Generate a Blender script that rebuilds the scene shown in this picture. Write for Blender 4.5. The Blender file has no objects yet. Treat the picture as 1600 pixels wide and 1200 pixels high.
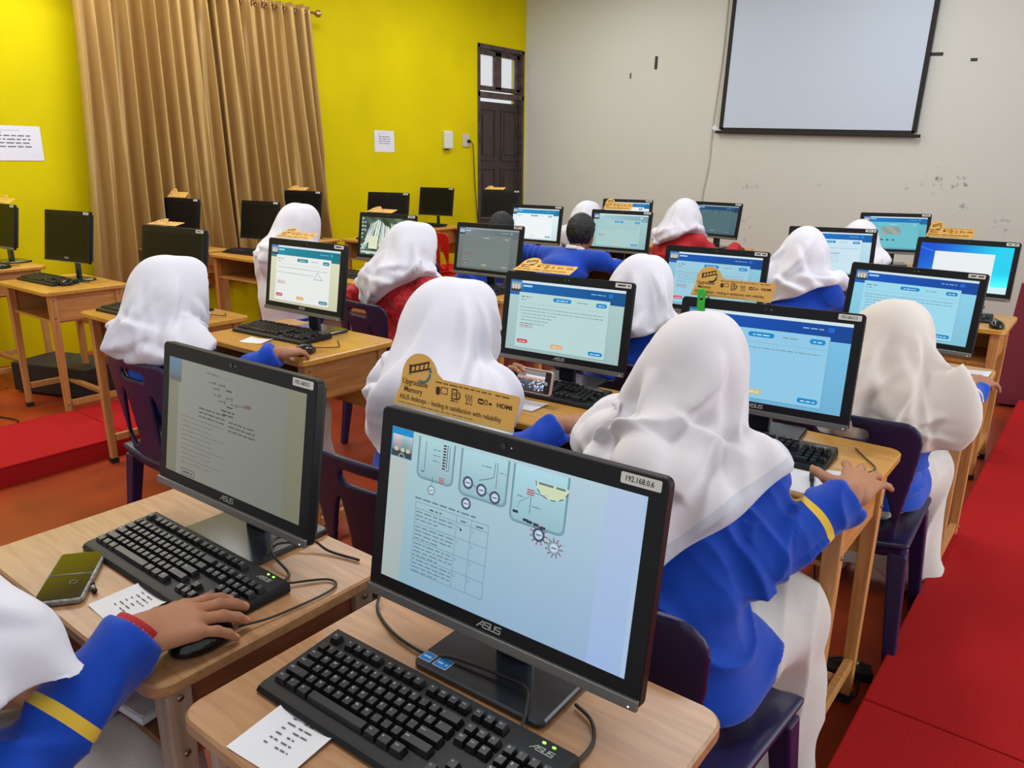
import bpy, math, random
import numpy as np
from mathutils import Vector, Matrix
C = bpy.context.scene.collection
random.seed(7)
PI = math.pi

# ------------------------------------------------------------------ colours
def lin(c):
    o = []
    for v in c[:3]:
        v = v / 255.0
        o.append(v / 12.92 if v <= 0.04045 else ((v + 0.055) / 1.055) ** 2.4)
    return (o[0], o[1], o[2], 1.0)

MATS = {}
def mat(name, col, rough=0.5, metal=0.0, spec=0.5, var=0.0, vscale=8.0, bump=0.0, bscale=60.0, emit=0.0, sheen=0.0, alpha=1.0, stretch=None, sss=0.0):
    if name in MATS: return MATS[name]
    m = bpy.data.materials.new(name); m.use_nodes = True
    nt = m.node_tree; b = nt.nodes['Principled BSDF']
    b.inputs['Roughness'].default_value = rough; b.inputs['Metallic'].default_value = metal
    b.inputs['Specular IOR Level'].default_value = spec
    b.inputs['Base Color'].default_value = lin(col)
    if sheen: b.inputs['Sheen Weight'].default_value = sheen
    if sss:
        b.inputs['Subsurface Weight'].default_value = sss
        b.inputs['Subsurface Radius'].default_value = (0.01, 0.004, 0.002)
    if emit:
        b.inputs['Emission Color'].default_value = lin(col); b.inputs['Emission Strength'].default_value = emit
    tc = nt.nodes.new('ShaderNodeTexCoord'); vec = tc.outputs['Object']
    if stretch:
        mp = nt.nodes.new('ShaderNodeMapping'); mp.inputs['Scale'].default_value = stretch
        nt.links.new(vec, mp.inputs['Vector']); vec = mp.outputs['Vector']
    if var:
        n = nt.nodes.new('ShaderNodeTexNoise'); n.inputs['Scale'].default_value = vscale; n.inputs['Detail'].default_value = 4
        nt.links.new(vec, n.inputs['Vector'])
        r = nt.nodes.new('ShaderNodeValToRGB')
        lo = [max(0, c * (1 - var)) for c in col[:3]]; hi = [min(255, c * (1 + var)) for c in col[:3]]
        r.color_ramp.elements[0].color = lin(lo); r.color_ramp.elements[1].color = lin(hi)
        r.color_ramp.elements[0].position = 0.3; r.color_ramp.elements[1].position = 0.7
        nt.links.new(n.outputs['Fac'], r.inputs['Fac']); nt.links.new(r.outputs['Color'], b.inputs['Base Color'])
    if bump:
        n2 = nt.nodes.new('ShaderNodeTexNoise'); n2.inputs['Scale'].default_value = bscale; n2.inputs['Detail'].default_value = 3
        nt.links.new(vec, n2.inputs['Vector'])
        bp = nt.nodes.new('ShaderNodeBump'); bp.inputs['Strength'].default_value = bump; bp.inputs['Distance'].default_value = 0.01
        nt.links.new(n2.outputs['Fac'], bp.inputs['Height']); nt.links.new(bp.outputs['Normal'], b.inputs['Normal'])
    MATS[name] = m
    return m

def wood(name, base, dark, rough=0.32, scale=(2.2, 26.0, 26.0)):
    m = mat(name, base, rough)
    nt = m.node_tree; b = nt.nodes['Principled BSDF']
    tc = nt.nodes.new('ShaderNodeTexCoord')
    mp = nt.nodes.new('ShaderNodeMapping'); mp.inputs['Scale'].default_value = scale
    mp.inputs['Rotation'].default_value = (0, 0, 0.03)
    nt.links.new(tc.outputs['Object'], mp.inputs['Vector'])
    n = nt.nodes.new('ShaderNodeTexNoise'); n.inputs['Scale'].default_value = 3.0; n.inputs['Detail'].default_value = 6
    n.inputs['Distortion'].default_value = 0.6
    nt.links.new(mp.outputs['Vector'], n.inputs['Vector'])
    r = nt.nodes.new('ShaderNodeValToRGB')
    r.color_ramp.elements[0].color = lin(dark); r.color_ramp.elements[1].color = lin(base)
    r.color_ramp.elements[0].position = 0.32; r.color_ramp.elements[1].position = 0.62
    nt.links.new(n.outputs['Fac'], r.inputs['Fac']); nt.links.new(r.outputs['Color'], b.inputs['Base Color'])
    return m

def attr_stripe_mat(name, base, stripe, width, rough=0.75, attr='stripe', var=0.05, bump=0.05, bscale=500.0, sheen=0.2, soft=0.0):
    """cloth whose band follows a distance stored on the mesh (a sewn tape or a hem)"""
    m = mat(name, base, rough, spec=0.2, bump=bump, bscale=bscale, sheen=sheen)
    nt = m.node_tree; b = nt.nodes['Principled BSDF']
    at = nt.nodes.new('ShaderNodeAttribute'); at.attribute_name = attr
    mr = nt.nodes.new('ShaderNodeMapRange'); mr.inputs['From Min'].default_value = width - soft - 0.0004; mr.inputs['From Max'].default_value = width + soft + 0.0004
    nt.links.new(at.outputs['Fac'], mr.inputs['Value'])
    mx = nt.nodes.new('ShaderNodeMix'); mx.data_type = 'RGBA'
    mx.inputs[6].default_value = lin(stripe); mx.inputs[7].default_value = lin(base)
    nt.links.new(mr.outputs['Result'], mx.inputs[0]); nt.links.new(mx.outputs[2], b.inputs['Base Color'])
    return m

def screen_mat():
    m = bpy.data.materials.new('screen_pixels'); m.use_nodes = True
    nt = m.node_tree; b = nt.nodes['Principled BSDF']
    at = nt.nodes.new('ShaderNodeAttribute'); at.attribute_name = 'Col'
    b.inputs['Base Color'].default_value = (0.005, 0.005, 0.005, 1)
    b.inputs['Roughness'].default_value = 0.35; b.inputs['Specular IOR Level'].default_value = 0.25
    nt.links.new(at.outputs['Color'], b.inputs['Emission Color']); b.inputs['Emission Strength'].default_value = 0.94
    return m
def print_mat(name='printed', rough=0.6):
    m = bpy.data.materials.new(name); m.use_nodes = True
    nt = m.node_tree; b = nt.nodes['Principled BSDF']
    at = nt.nodes.new('ShaderNodeAttribute'); at.attribute_name = 'Col'
    nt.links.new(at.outputs['Color'], b.inputs['Base Color']); b.inputs['Roughness'].default_value = rough
    b.inputs['Specular IOR Level'].default_value = 0.25
    return m
SCREEN = screen_mat(); PRINT = print_mat()

# ------------------------------------------------------------------ objects
def setp(o, label=None, cat=None, group=None, kind=None):
    if label: o['label'] = label
    if cat: o['category'] = cat
    if group: o['group'] = group
    if kind: o['kind'] = kind
    return o
def thing(name, label, cat, loc=(0, 0, 0), rz=0.0, group=None):
    o = bpy.data.objects.new(name, None); C.objects.link(o)
    o.location = loc; o.rotation_euler = (0, 0, rz); o.empty_display_size = 0.05
    return setp(o, label, cat, group)

class MB:
    def __init__(s): s.v = []; s.f = []; s.mi = []; s.col = None; s.sm = []
    def add(s, vs, fs, mi=0, smooth=False):
        b = len(s.v); s.v.extend([tuple(p) for p in vs])
        for f in fs: s.f.append(tuple(b + i for i in f)); s.mi.append(mi); s.sm.append(smooth)
        return s
    def box(s, c, d, mi=0, rz=0.0, taper=1.0, M=None):
        x, y, z = d[0] / 2, d[1] / 2, d[2] / 2
        vs = []
        for sz in (-1, 1):
            t = taper if sz < 0 else 1.0
            for sx, sy in ((-1, -1), (1, -1), (1, 1), (-1, 1)):
                p = Vector((sx * x * t, sy * y * t, sz * z))
                if rz: p = Matrix.Rotation(rz, 3, 'Z') @ p
                p = p + Vector(c)
                if M is not None: p = M @ p
                vs.append(tuple(p))
        s.add(vs, [(3, 2, 1, 0), (4, 5, 6, 7), (0, 1, 5, 4), (1, 2, 6, 5), (2, 3, 7, 6), (3, 0, 4, 7)], mi)
        return s
    def rprism(s, c, w, d, h, r, mi=0, n=5, chamfer=0.0, axis='z'):
        """rounded rectangle prism: w along x, d along y, h along z (bottom at c.z)"""
        pts = []
        for cx, cy, a0 in ((w / 2 - r, d / 2 - r, 0), (-w / 2 + r, d / 2 - r, PI / 2), (-w / 2 + r, -d / 2 + r, PI), (w / 2 - r, -d / 2 + r, 1.5 * PI)):
            for i in range(n + 1):
                a = a0 + PI / 2 * i / n
                pts.append((cx, cy, math.cos(a), math.sin(a)))
        rings = [(0, r)] if not chamfer else [(0, r - chamfer), (chamfer, r), (h - chamfer, r), (h, r - chamfer)]
        if not chamfer: rings = [(0, r), (h, r)]
        vs = []
        for z, rr in rings:
            for (cx, cy, ca, sa) in pts:
                p = (cx + ca * rr, cy + sa * rr, z)
                if axis == 'y': p = (p[0], -p[2], p[1])     # extruded toward -y, outline in xz
                vs.append((p[0] + c[0], p[1] + c[1], p[2] + c[2]))
        m = len(pts); fs = []
        for k in range(len(rings) - 1):
            for i in range(m):
                j = (i + 1) % m
                fs.append((k * m + i, k * m + j, (k + 1) * m + j, (k + 1) * m + i))
        fs.append(tuple(reversed(range(m)))); fs.append(tuple((len(rings) - 1) * m + i for i in range(m)))
        s.add(vs, fs, mi)
        return s
    def tube(s, pts, r, n=8, mi=0, smooth=True, r2=None, flat=1.0):
        pts = [Vector(p) for p in pts]; k = len(pts); vs = []; up = None
        for i, p in enumerate(pts):
            t = (pts[min(i + 1, k - 1)] - pts[max(i - 1, 0)]).normalized()
            if up is None:
                up = Vector((0, 0, 1)) if abs(t.z) < 0.9 else Vector((0, 1, 0))
            a = t.cross(up).normalized(); bb = a.cross(t).normalized(); up = bb
            rr = r if r2 is None else r + (r2 - r) * i / max(1, k - 1)
            for j in range(n):
                an = 2 * PI * j / n
                vs.append(tuple(p + a * math.cos(an) * rr + bb * math.sin(an) * rr * flat))
        fs = []
        for i in range(k - 1):
            for j in range(n):
                fs.append((i * n + j, i * n + (j + 1) % n, (i + 1) * n + (j + 1) % n, (i + 1) * n + j))
        fs.append(tuple(reversed(range(n)))); fs.append(tuple((k - 1) * n + j for j in range(n)))
        s.add(vs, fs, mi, smooth)
        return s
    def disc(s, c, r, n=20, mi=0, axis='y', h=0.0):
        vs = []
        for t in ((0,) if not h else (0, h)):
            for i in range(n):
                a = 2 * PI * i / n
                q = (math.cos(a) * r, -t, math.sin(a) * r) if axis == 'y' else (math.cos(a) * r, math.sin(a) * r, t)
                vs.append((c[0] + q[0], c[1] + q[1], c[2] + q[2]))
        fs = [tuple(range(n))]
        if h:
            fs = [tuple(reversed(range(n))), tuple(range(n, 2 * n))] + [(i, (i + 1) % n, n + (i + 1) % n, n + i) for i in range(n)]
        s.add(vs, fs, mi); return s
    def sphere(s, c, r, n=10, m=7, mi=0, sc=(1, 1, 1)):
        vs = [(c[0], c[1], c[2] + r * sc[2])]
        for i in range(1, m):
            a = PI * i / m
            for j in range(n):
                b = 2 * PI * j / n
                vs.append((c[0] + r * sc[0] * math.sin(a) * math.cos(b), c[1] + r * sc[1] * math.sin(a) * math.sin(b), c[2] + r * sc[2] * math.cos(a)))
        vs.append((c[0], c[1], c[2] - r * sc[2]))
        fs = [(0, 1 + j, 1 + (j + 1) % n) for j in range(n)]
        for i in range(m - 2):
            for j in range(n):
                a = 1 + i * n; fs.append((a + j, a + n + j, a + n + (j + 1) % n, a + (j + 1) % n))
        a = 1 + (m - 2) * n
        fs += [(len(vs) - 1, a + (j + 1) % n, a + j) for j in range(n)]
        s.add(vs, fs, mi, True); return s
    def mesh(s, name, mats, sharp=None):
        me = bpy.data.meshes.new(name); me.from_pydata(s.v, [], s.f)
        for m in (mats if isinstance(mats, (list, tuple)) else [mats]): me.materials.append(m)
        me.polygons.foreach_set('material_index', s.mi)
        me.polygons.foreach_set('use_smooth', [bool(x) for x in s.sm])
        if sharp:
            me.polygons.foreach_set('use_smooth', [True] * len(me.polygons))
            me.set_sharp_from_angle(angle=math.radians(sharp))
        me.update()
        return me
def link(name, me, parent=None, loc=(0, 0, 0), rot=(0, 0, 0), label=None, bevel=0.0):
    o = bpy.data.objects.new(name, me); C.objects.link(o)
    o.location = loc; o.rotation_euler = rot
    if parent: o.parent = parent
    if label: o['label'] = label
    if bevel:
        bv = o.modifiers.new('bevel', 'BEVEL'); bv.width = bevel; bv.segments = 2; bv.limit_method = 'ANGLE'
    return o
def part(name, mb, mats, parent=None, loc=(0, 0, 0), rot=(0, 0, 0), label=None, bevel=0.0, sharp=None):
    return link(name, mb.mesh(name, mats, sharp), parent, loc, rot, label, bevel)
def copy_tree(o, parent=None):
    c = o.copy(); C.objects.link(c)
    if parent: c.parent = parent
    for ch in list(o.children): copy_tree(ch, c)
    return c
def smooth_path(pts, n=6):
    P = [np.array(p, float) for p in pts]; out = []
    P = [2 * P[0] - P[1]] + P + [2 * P[-1] - P[-2]]
    for i in range(1, len(P) - 2):
        for k in range(n):
            t = k / n; a, b, c, d = P[i - 1:i + 3]
            out.append(0.5 * ((2 * b) + (c - a) * t + (2 * a - 5 * b + 4 * c - d) * t * t + (3 * b - 3 * c + d - a) * t ** 3))
    out.append(P[-2]); return [tuple(p) for p in out]

# ------------------------------------------------------------------ text
TXT = {}
def text_geo(s, bold=0.0):
    key = (s, bold)
    if key in TXT: return TXT[key]
    cu = bpy.data.curves.new('t', 'FONT'); cu.body = s; cu.size = 1.0; cu.resolution_u = 3; cu.fill_mode = 'FRONT'
    cu.offset = bold
    o = bpy.data.objects.new('t', cu); C.objects.link(o)
    dg = bpy.context.evaluated_depsgraph_get(); dg.update()
    me = o.evaluated_get(dg).to_mesh()
    vs = [tuple(v.co)[:2] for v in me.vertices]; fs = [tuple(p.vertices) for p in me.polygons]
    o.evaluated_get(dg).to_mesh_clear()
    bpy.data.objects.remove(o); bpy.data.curves.remove(cu)
    if vs:
        x0 = min(v[0] for v in vs); x1 = max(v[0] for v in vs)
        vs = [(v[0] - x0, v[1]) for v in vs]; w = x1 - x0
    else: w = 0
    TXT[key] = (vs, fs, w); return TXT[key]
def logo_geo():
    """the four-letter maker's mark drawn with strokes: (verts, faces, width) for cap height 1"""
    if 'logo' in TXT: return TXT['logo']
    vs, fs = [], []
    def stroke(pts, w=0.17):
        for a, b in zip(pts[:-1], pts[1:]):
            a = np.array(a); b = np.array(b); t = (b - a) / np.linalg.norm(b - a); n = np.array([-t[1], t[0]]) * w / 2; e = t * w / 2
            k = len(vs); vs.extend([tuple(a - e + n), tuple(a - e - n), tuple(b + e - n), tuple(b + e + n)]); fs.append((k, k + 1, k + 2, k + 3))
    stroke([(0.05, 0.05), (0.85, 0.92), (1.0, 0.92), (1.0, 0.08)]); stroke([(0.55, 0.35), (1.0, 0.35)], 0.12)
    for x in (1.25, 3.05):
        stroke([(x + .8, 0.92), (x, 0.92), (x, 0.52), (x + .75, 0.5), (x + .75, 0.08), (x - .02, 0.08)])
    stroke([(2.2, 0.92), (2.2, 0.08), (2.85, 0.08), (2.85, 0.92)])
    vs[:] = [(v[0] + 0.12 * v[1], v[1]) for v in vs]
    TXT['logo'] = (vs, fs, 4.0); return TXT['logo']

class Canvas:
    """flat coloured shapes in an x,y plane, a few tenths of a millimetre apart per layer"""
    def __init__(s, eps=0.00025): s.v = []; s.f = []; s.c = []; s.eps = eps
    def poly(s, pts, col, L=0):
        b = len(s.v); c = lin(col)
        for p in pts: s.v.append((p[0], p[1], L * s.eps)); s.c.append(c)
        s.f.append(tuple(range(b, b + len(pts))))
    def rect(s, x0, y0, x1, y1, col, L=0): s.poly([(x0, y0), (x1, y0), (x1, y1), (x0, y1)], col, L)
    def grad(s, x0, y0, x1, y1, fn, nx=12, ny=8, L=0):
        b = len(s.v)
        for j in range(ny + 1):
            for i in range(nx + 1):
                u, v = i / nx, j / ny
                s.v.append((x0 + (x1 - x0) * u, y0 + (y1 - y0) * v, L * s.eps)); s.c.append(lin(fn(u, v)))
        for j in range(ny):
            for i in range(nx):
                a = b + j * (nx + 1) + i; s.f.append((a, a + 1, a + nx + 2, a + nx + 1))
    def rrect(s, x0, y0, x1, y1, r, col, L=0, n=4):
        pts = []
        for cx, cy, a0 in ((x1 - r, y1 - r, 0), (x0 + r, y1 - r, PI / 2), (x0 + r, y0 + r, PI), (x1 - r, y0 + r, 1.5 * PI)):
            for i in range(n + 1):
                a = a0 + PI / 2 * i / n; pts.append((cx + r * math.cos(a), cy + r * math.sin(a)))
        s.poly(pts, col, L)
    def disc(s, x, y, r, col, L=0, n=20): s.poly([(x + r * math.cos(2 * PI * i / n), y + r * math.sin(2 * PI * i / n)) for i in range(n)], col, L)
    def line(s, pts, w, col, L=0):
        for a, b in zip(pts[:-1], pts[1:]):
            a = np.array(a, float); b = np.array(b, float); t = b - a; l = np.linalg.norm(t)
            if l < 1e-9: continue
            t /= l; n = np.array([-t[1], t[0]]) * w / 2; e = t * w * 0.4
            s.poly([a - e - n, b + e - n, b + e + n, a - e + n], col, L)
    def ring(s, x, y, r, w, col, L=0, n=20, a0=0, a1=2 * PI):
        s.line([(x + r * math.cos(a0 + (a1 - a0) * i / n), y + r * math.sin(a0 + (a1 - a0) * i / n)) for i in range(n + 1)], w, col, L)
    def glyphs(s, geo, x, y, h, col, L=0, sx=1.0, ang=0.0):
        vs, fs, w = geo; b = len(s.v); c = lin(col); ca, sa = math.cos(ang), math.sin(ang)
        for p in vs:
            px, py = p[0] * h * sx, p[1] * h
            s.v.append((x + px * ca - py * sa, y + px * sa + py * ca, L * s.eps)); s.c.append(c)
        for f in fs: s.f.append(tuple(b + i for i in f))
        return w * h * sx
    def text(s, t, x, y, h, col, L=0, fit=None, bold=0.0):
        g = text_geo(t, bold); sx = 1.0 if not fit or not g[2] else fit / (g[2] * h)
        return s.glyphs(g, x, y, h, col, L, sx)
    def words(s, x0, x1, y, h, col, L=0, rnd=None, fill=1.0):
        """a line of print too small to read"""
        rnd = rnd or random; x = x0
        while x < x0 + (x1 - x0) * fill:
            w = min(rnd.uniform(1.2, 4.5) * h, x1 - x)
            if w > 0: s.rect(x, y, x + w, y + h * 0.55, col, L)
            x += w + h * 0.8
    def mesh(s, name, m, M=None):
        me = bpy.data.meshes.new(name)
        v = s.v if M is None else [tuple(M @ Vector(p)) for p in s.v]
        me.from_pydata(v, [], s.f); me.materials.append(m)
        ca = me.color_attributes.new('Col', 'FLOAT_COLOR', 'POINT')
        ca.data.foreach_set('color', [x for c in s.c for x in c])
        me.update(); return me
UP = Matrix(((1, 0, 0, 0), (0, 0, -1, 0), (0, 1, 0, 0), (0, 0, 0, 1)))   # canvas x,y -> x,z facing -y
# ------------------------------------------------------------------ implicit surfaces (surface nets)
def surfnet(f, lo, hi, h):
    lo = np.array(lo, np.float32); hi = np.array(hi, np.float32)
    n = np.ceil((hi - lo) / h).astype(int) + 1
    ax = [lo[i] + h * np.arange(n[i], dtype=np.float32) for i in range(3)]
    G = np.stack(np.meshgrid(*ax, indexing='ij'), -1).reshape(-1, 3)
    V = f(G).astype(np.float32).reshape(n)
    s = V < 0
    cs = [(i, j, k) for i in (0, 1) for j in (0, 1) for k in (0, 1)]
    def sub(A, c): return A[c[0]:n[0] - 1 + c[0], c[1]:n[1] - 1 + c[1], c[2]:n[2] - 1 + c[2]]
    cnt = sum(sub(s, c).astype(np.int8) for c in cs)
    act = (cnt > 0) & (cnt < 8)
    ii = np.argwhere(act); m = len(ii)
    idx = -np.ones(act.shape, np.int64); idx[act] = np.arange(m)
    pos = np.zeros((m, 3), np.float32); num = np.zeros((m, 1), np.float32)
    for a in cs:
        for axn in range(3):
            if a[axn]: continue
            b = list(a); b[axn] = 1
            va = sub(V, a)[act]; vb = sub(V, tuple(b))[act]
            cr = (va < 0) != (vb < 0)
            t = np.where(cr, va / np.where(cr, va - vb, 1), 0)
            p = np.tile(np.array(a, np.float32), (m, 1)); p[:, axn] = t
            pos[cr] += p[cr]; num[cr] += 1
    pos = (pos / num + ii) * h + lo
    faces = []
    for axn in range(3):
        o1, o2 = [(1, 2), (2, 0), (0, 1)][axn]
        sl = [slice(None)] * 3; sl[axn] = slice(0, n[axn] - 1); A = s[tuple(sl)]
        sl[axn] = slice(1, n[axn]); B = s[tuple(sl)]
        cr = A != B
        e = np.argwhere(cr); inside = A[cr]
        ok = (e[:, o1] > 0) & (e[:, o2] > 0) & (e[:, o1] < n[o1] - 1) & (e[:, o2] < n[o2] - 1)
        e = e[ok]; inside = inside[ok]
        def q(d1, d2):
            k = e.copy(); k[:, o1] -= d1; k[:, o2] -= d2
            return idx[k[:, 0], k[:, 1], k[:, 2]]
        F = np.stack([q(1, 1), q(0, 1), q(0, 0), q(1, 0)], 1)
        F[~inside] = F[~inside][:, ::-1]
        faces.append(F)
    return pos.astype(np.float64), np.concatenate(faces)
def vnormals(v, f):
    a = v[f[:, 2]] - v[f[:, 0]]; b = v[f[:, 3]] - v[f[:, 1]]
    nn = np.cross(a, b); N = np.zeros_like(v)
    for k in range(4): np.add.at(N, f[:, k], nn)
    return N / (np.linalg.norm(N, axis=1, keepdims=True) + 1e-12)
def relax(v, f, it=2, w=0.5):
    for _ in range(it):
        S = np.zeros_like(v); K = np.zeros((len(v), 1))
        for k in range(4):
            for d in (1, 3):
                np.add.at(S, f[:, k], v[f[:, (k + d) % 4]]); np.add.at(K, f[:, k], 1)
        v = v * (1 - w) + w * S / np.maximum(K, 1)
    return v
def np_mesh(name, v, f, mats, smooth=True, attrs=None, mi=None):
    me = bpy.data.meshes.new(name)
    me.vertices.add(len(v)); me.vertices.foreach_set('co', np.asarray(v, np.float32).ravel())
    nf = len(f); k = f.shape[1]
    me.loops.add(nf * k); me.loops.foreach_set('vertex_index', np.asarray(f, np.int32).ravel())
    me.polygons.add(nf); me.polygons.foreach_set('loop_start', np.arange(0, nf * k, k, dtype=np.int32))
    for m in (mats if isinstance(mats, (list, tuple)) else [mats]): me.materials.append(m)
    if mi is not None: me.polygons.foreach_set('material_index', np.asarray(mi, np.int32))
    me.polygons.foreach_set('use_smooth', np.ones(nf, bool) if smooth else np.zeros(nf, bool))
    for an, val in (attrs or {}).items():
        if val.ndim == 1:
            a = me.attributes.new(an, 'FLOAT', 'POINT'); a.data.foreach_set('value', val.astype(np.float32))
        else:
            a = me.color_attributes.new(an, 'FLOAT_COLOR', 'POINT'); a.data.foreach_set('color', val.astype(np.float32).ravel())
    me.update(calc_edges=True); me.validate(); return me
def rc(P, a, b, ra, rb, sc=None):
    a = np.array(a, np.float32); b = np.array(b, np.float32)
    if sc is not None:
        sc = np.array(sc, np.float32); P = P * sc; a = a * sc; b = b * sc
    ba = b - a; pa = P - a
    h = np.clip(pa @ ba / max(float(ba @ ba), 1e-9), 0, 1)
    return np.linalg.norm(pa - h[:, None] * ba, axis=1) - (ra + (rb - ra) * h)
def ell(P, c, r):
    q = P - np.array(c, np.float32); r = np.array(r, np.float32)
    k0 = np.linalg.norm(q / r, axis=1); k1 = np.linalg.norm(q / (r * r), axis=1)
    return k0 * (k0 - 1) / np.maximum(k1, 1e-6)
def smin(a, b, k):
    h = np.maximum(k - np.abs(a - b), 0) / k
    return np.minimum(a, b) - h * h * k * 0.25
def smax(a, b, k): return -smin(-a, -b, k)
def sdbox(P, c, hs, r=0.0):
    q = np.abs(P - np.array(c, np.float32)) - (np.array(hs, np.float32) - r)
    return np.linalg.norm(np.maximum(q, 0), axis=1) + np.minimum(q.max(axis=1), 0) - r
_lat = np.random.RandomState(3).rand(32, 32, 32)
def vnoise(P, sc=1.0, off=0.0):
    q = P * sc + off + 100.0; i = np.floor(q).astype(int); t = q - i; t = t * t * (3 - 2 * t)
    r = 0
    for a in (0, 1):
        for b in (0, 1):
            for c in (0, 1):
                w = (t[:, 0] if a else 1 - t[:, 0]) * (t[:, 1] if b else 1 - t[:, 1]) * (t[:, 2] if c else 1 - t[:, 2])
                r = r + w * _lat[(i[:, 0] + a) % 32, (i[:, 1] + b) % 32, (i[:, 2] + c) % 32]
    return r
def sstep(a, b, x):
    t = np.clip((x - a) / (b - a), 0, 1); return t * t * (3 - 2 * t)

# ------------------------------------------------------------------ shared materials
M_TOP = wood('wood_yellow_top', (202, 152, 68), (184, 130, 52), 0.3)
M_LEGW = wood('wood_orange_legs', (198, 146, 86), (176, 120, 64), 0.45, (22, 22, 1.6))
M_PANW = wood('wood_orange_panel', (196, 142, 80), (172, 116, 58), 0.42, (18, 1.6, 20))
M_TOPF = wood('wood_beige_top', (178, 135, 94), (158, 116, 76), 0.32)
M_LEGF = wood('wood_greyed_legs', (176, 156, 136), (154, 132, 112), 0.5, (22, 22, 1.6))
M_PANF = wood('wood_brown_panel', (150, 98, 62), (126, 80, 50), 0.5, (18, 1.6, 20))
M_RUB = mat('black_rubber', (24, 22, 22), 0.7)
M_BOLT = mat('steel_bolt', (150, 140, 128), 0.3, 0.9)
M_BEZEL = mat('black_bezel', (19, 19, 22), 0.42, spec=0.25)
M_SHELL = mat('black_shell', (28, 28, 31), 0.5, bump=0.05, bscale=300)
M_CHIN = mat('grey_metal_strip', (122, 120, 116), 0.35, 0.6)
M_OFF = mat('dark_off_screen', (20, 20, 18), 0.38, spec=0.16)
M_STAND = mat('stand_black_satin', (40, 45, 52), 0.16, var=0.12, vscale=10)
M_KEYB = mat('keyboard_black', (17, 17, 19), 0.48, spec=0.3, bump=0.04, bscale=400)
M_KEY = mat('keycap_black', (24, 24, 27), 0.38, spec=0.4)
M_LEGEND = mat('legend_white', (205, 208, 210), 0.5)
M_LED = mat('led_green', (140, 255, 70), 0.4, emit=2.5)
M_LEDOFF = mat('led_amber', (220, 200, 90), 0.4, emit=1.2)
M_GLOSS = mat('mouse_gloss_black', (12, 12, 13), 0.12)
M_CORD = mat('cord_black', (20, 20, 22), 0.45)
M_PAPER = mat('paper_white', (226, 228, 232), 0.7)
M_CHAIR = mat('chair_navy_plastic', (30, 24, 68), 0.38, bump=0.08, bscale=500)
M_CHAIRR = mat('chair_red_plastic', (196, 26, 20), 0.4)
M_CHAIRT = mat('chair_teal_plastic', (0, 96, 104), 0.4)

# ------------------------------------------------------------------ desk
def make_desk(label, x, y, z, w=0.65, d=0.47, rz=0.0, front=False, group='wooden student desks in rows'):
    t = thing('school_desk', label, 'desk', (x, y, 0), rz, group)
    top, leg, pan = (M_TOPF, M_LEGF, M_PANF) if front else (M_TOP, M_LEGW, M_PANW)
    a = 0.024
    part('tabletop', MB().rprism((0, d / 2, z - a), w, d, a, 0.035, chamfer=0.004), top, t, sharp=40)
    lx = w / 2 - 0.045
    for sx in (-1, 1):
        for yy in (0.05, d - 0.055):
            lg = part('leg', MB().box((sx * lx, yy, (z - a + 0.025) / 2), (0.042, 0.042, z - a - 0.025), taper=0.72), leg, t, bevel=0.003)
            part('rubber_foot', MB().box((sx * lx, yy, 0.0125), (0.036, 0.036, 0.025)), M_RUB, lg)
            for bz in (z - 0.06, z - 0.16):
                part('bolt', MB().disc((sx * (lx + 0.0205), yy, bz), 0.0055, 10, axis='y', h=0.003), M_BOLT, lg) if False else None
        part('side_panel', MB().box((sx * lx, d / 2, z - a - 0.075), (0.016, d - 0.14, 0.15)), pan, t)
        part('side_stretcher', MB().box((sx * lx, d / 2, 0.13), (0.022, d - 0.14, 0.035)), leg, t, bevel=0.002)
        b = MB()
        for yy in (0.05, d - 0.055):
            for bz in (z - 0.05, z - 0.15, 0.13): b.tube([(sx * (lx + 0.0195), yy, bz), (sx * (lx + 0.0235), yy, bz)], 0.0055, 8)
        part('bolt_row', b, M_BOLT, t)
    part('back_panel', MB().box((0, d - 0.045, z - a - 0.14), (w - 0.13, 0.014, 0.28)), top, t)
    part('book_shelf', MB().box((0, d / 2, z - a - 0.155), (w - 0.106, d - 0.1, 0.014)), pan, t)
    part('cross_stretcher', MB().box((0, d / 2 + 0.06, 0.13), (w - 0.11, 0.035, 0.022)), leg, t, bevel=0.002)
    return t

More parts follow.
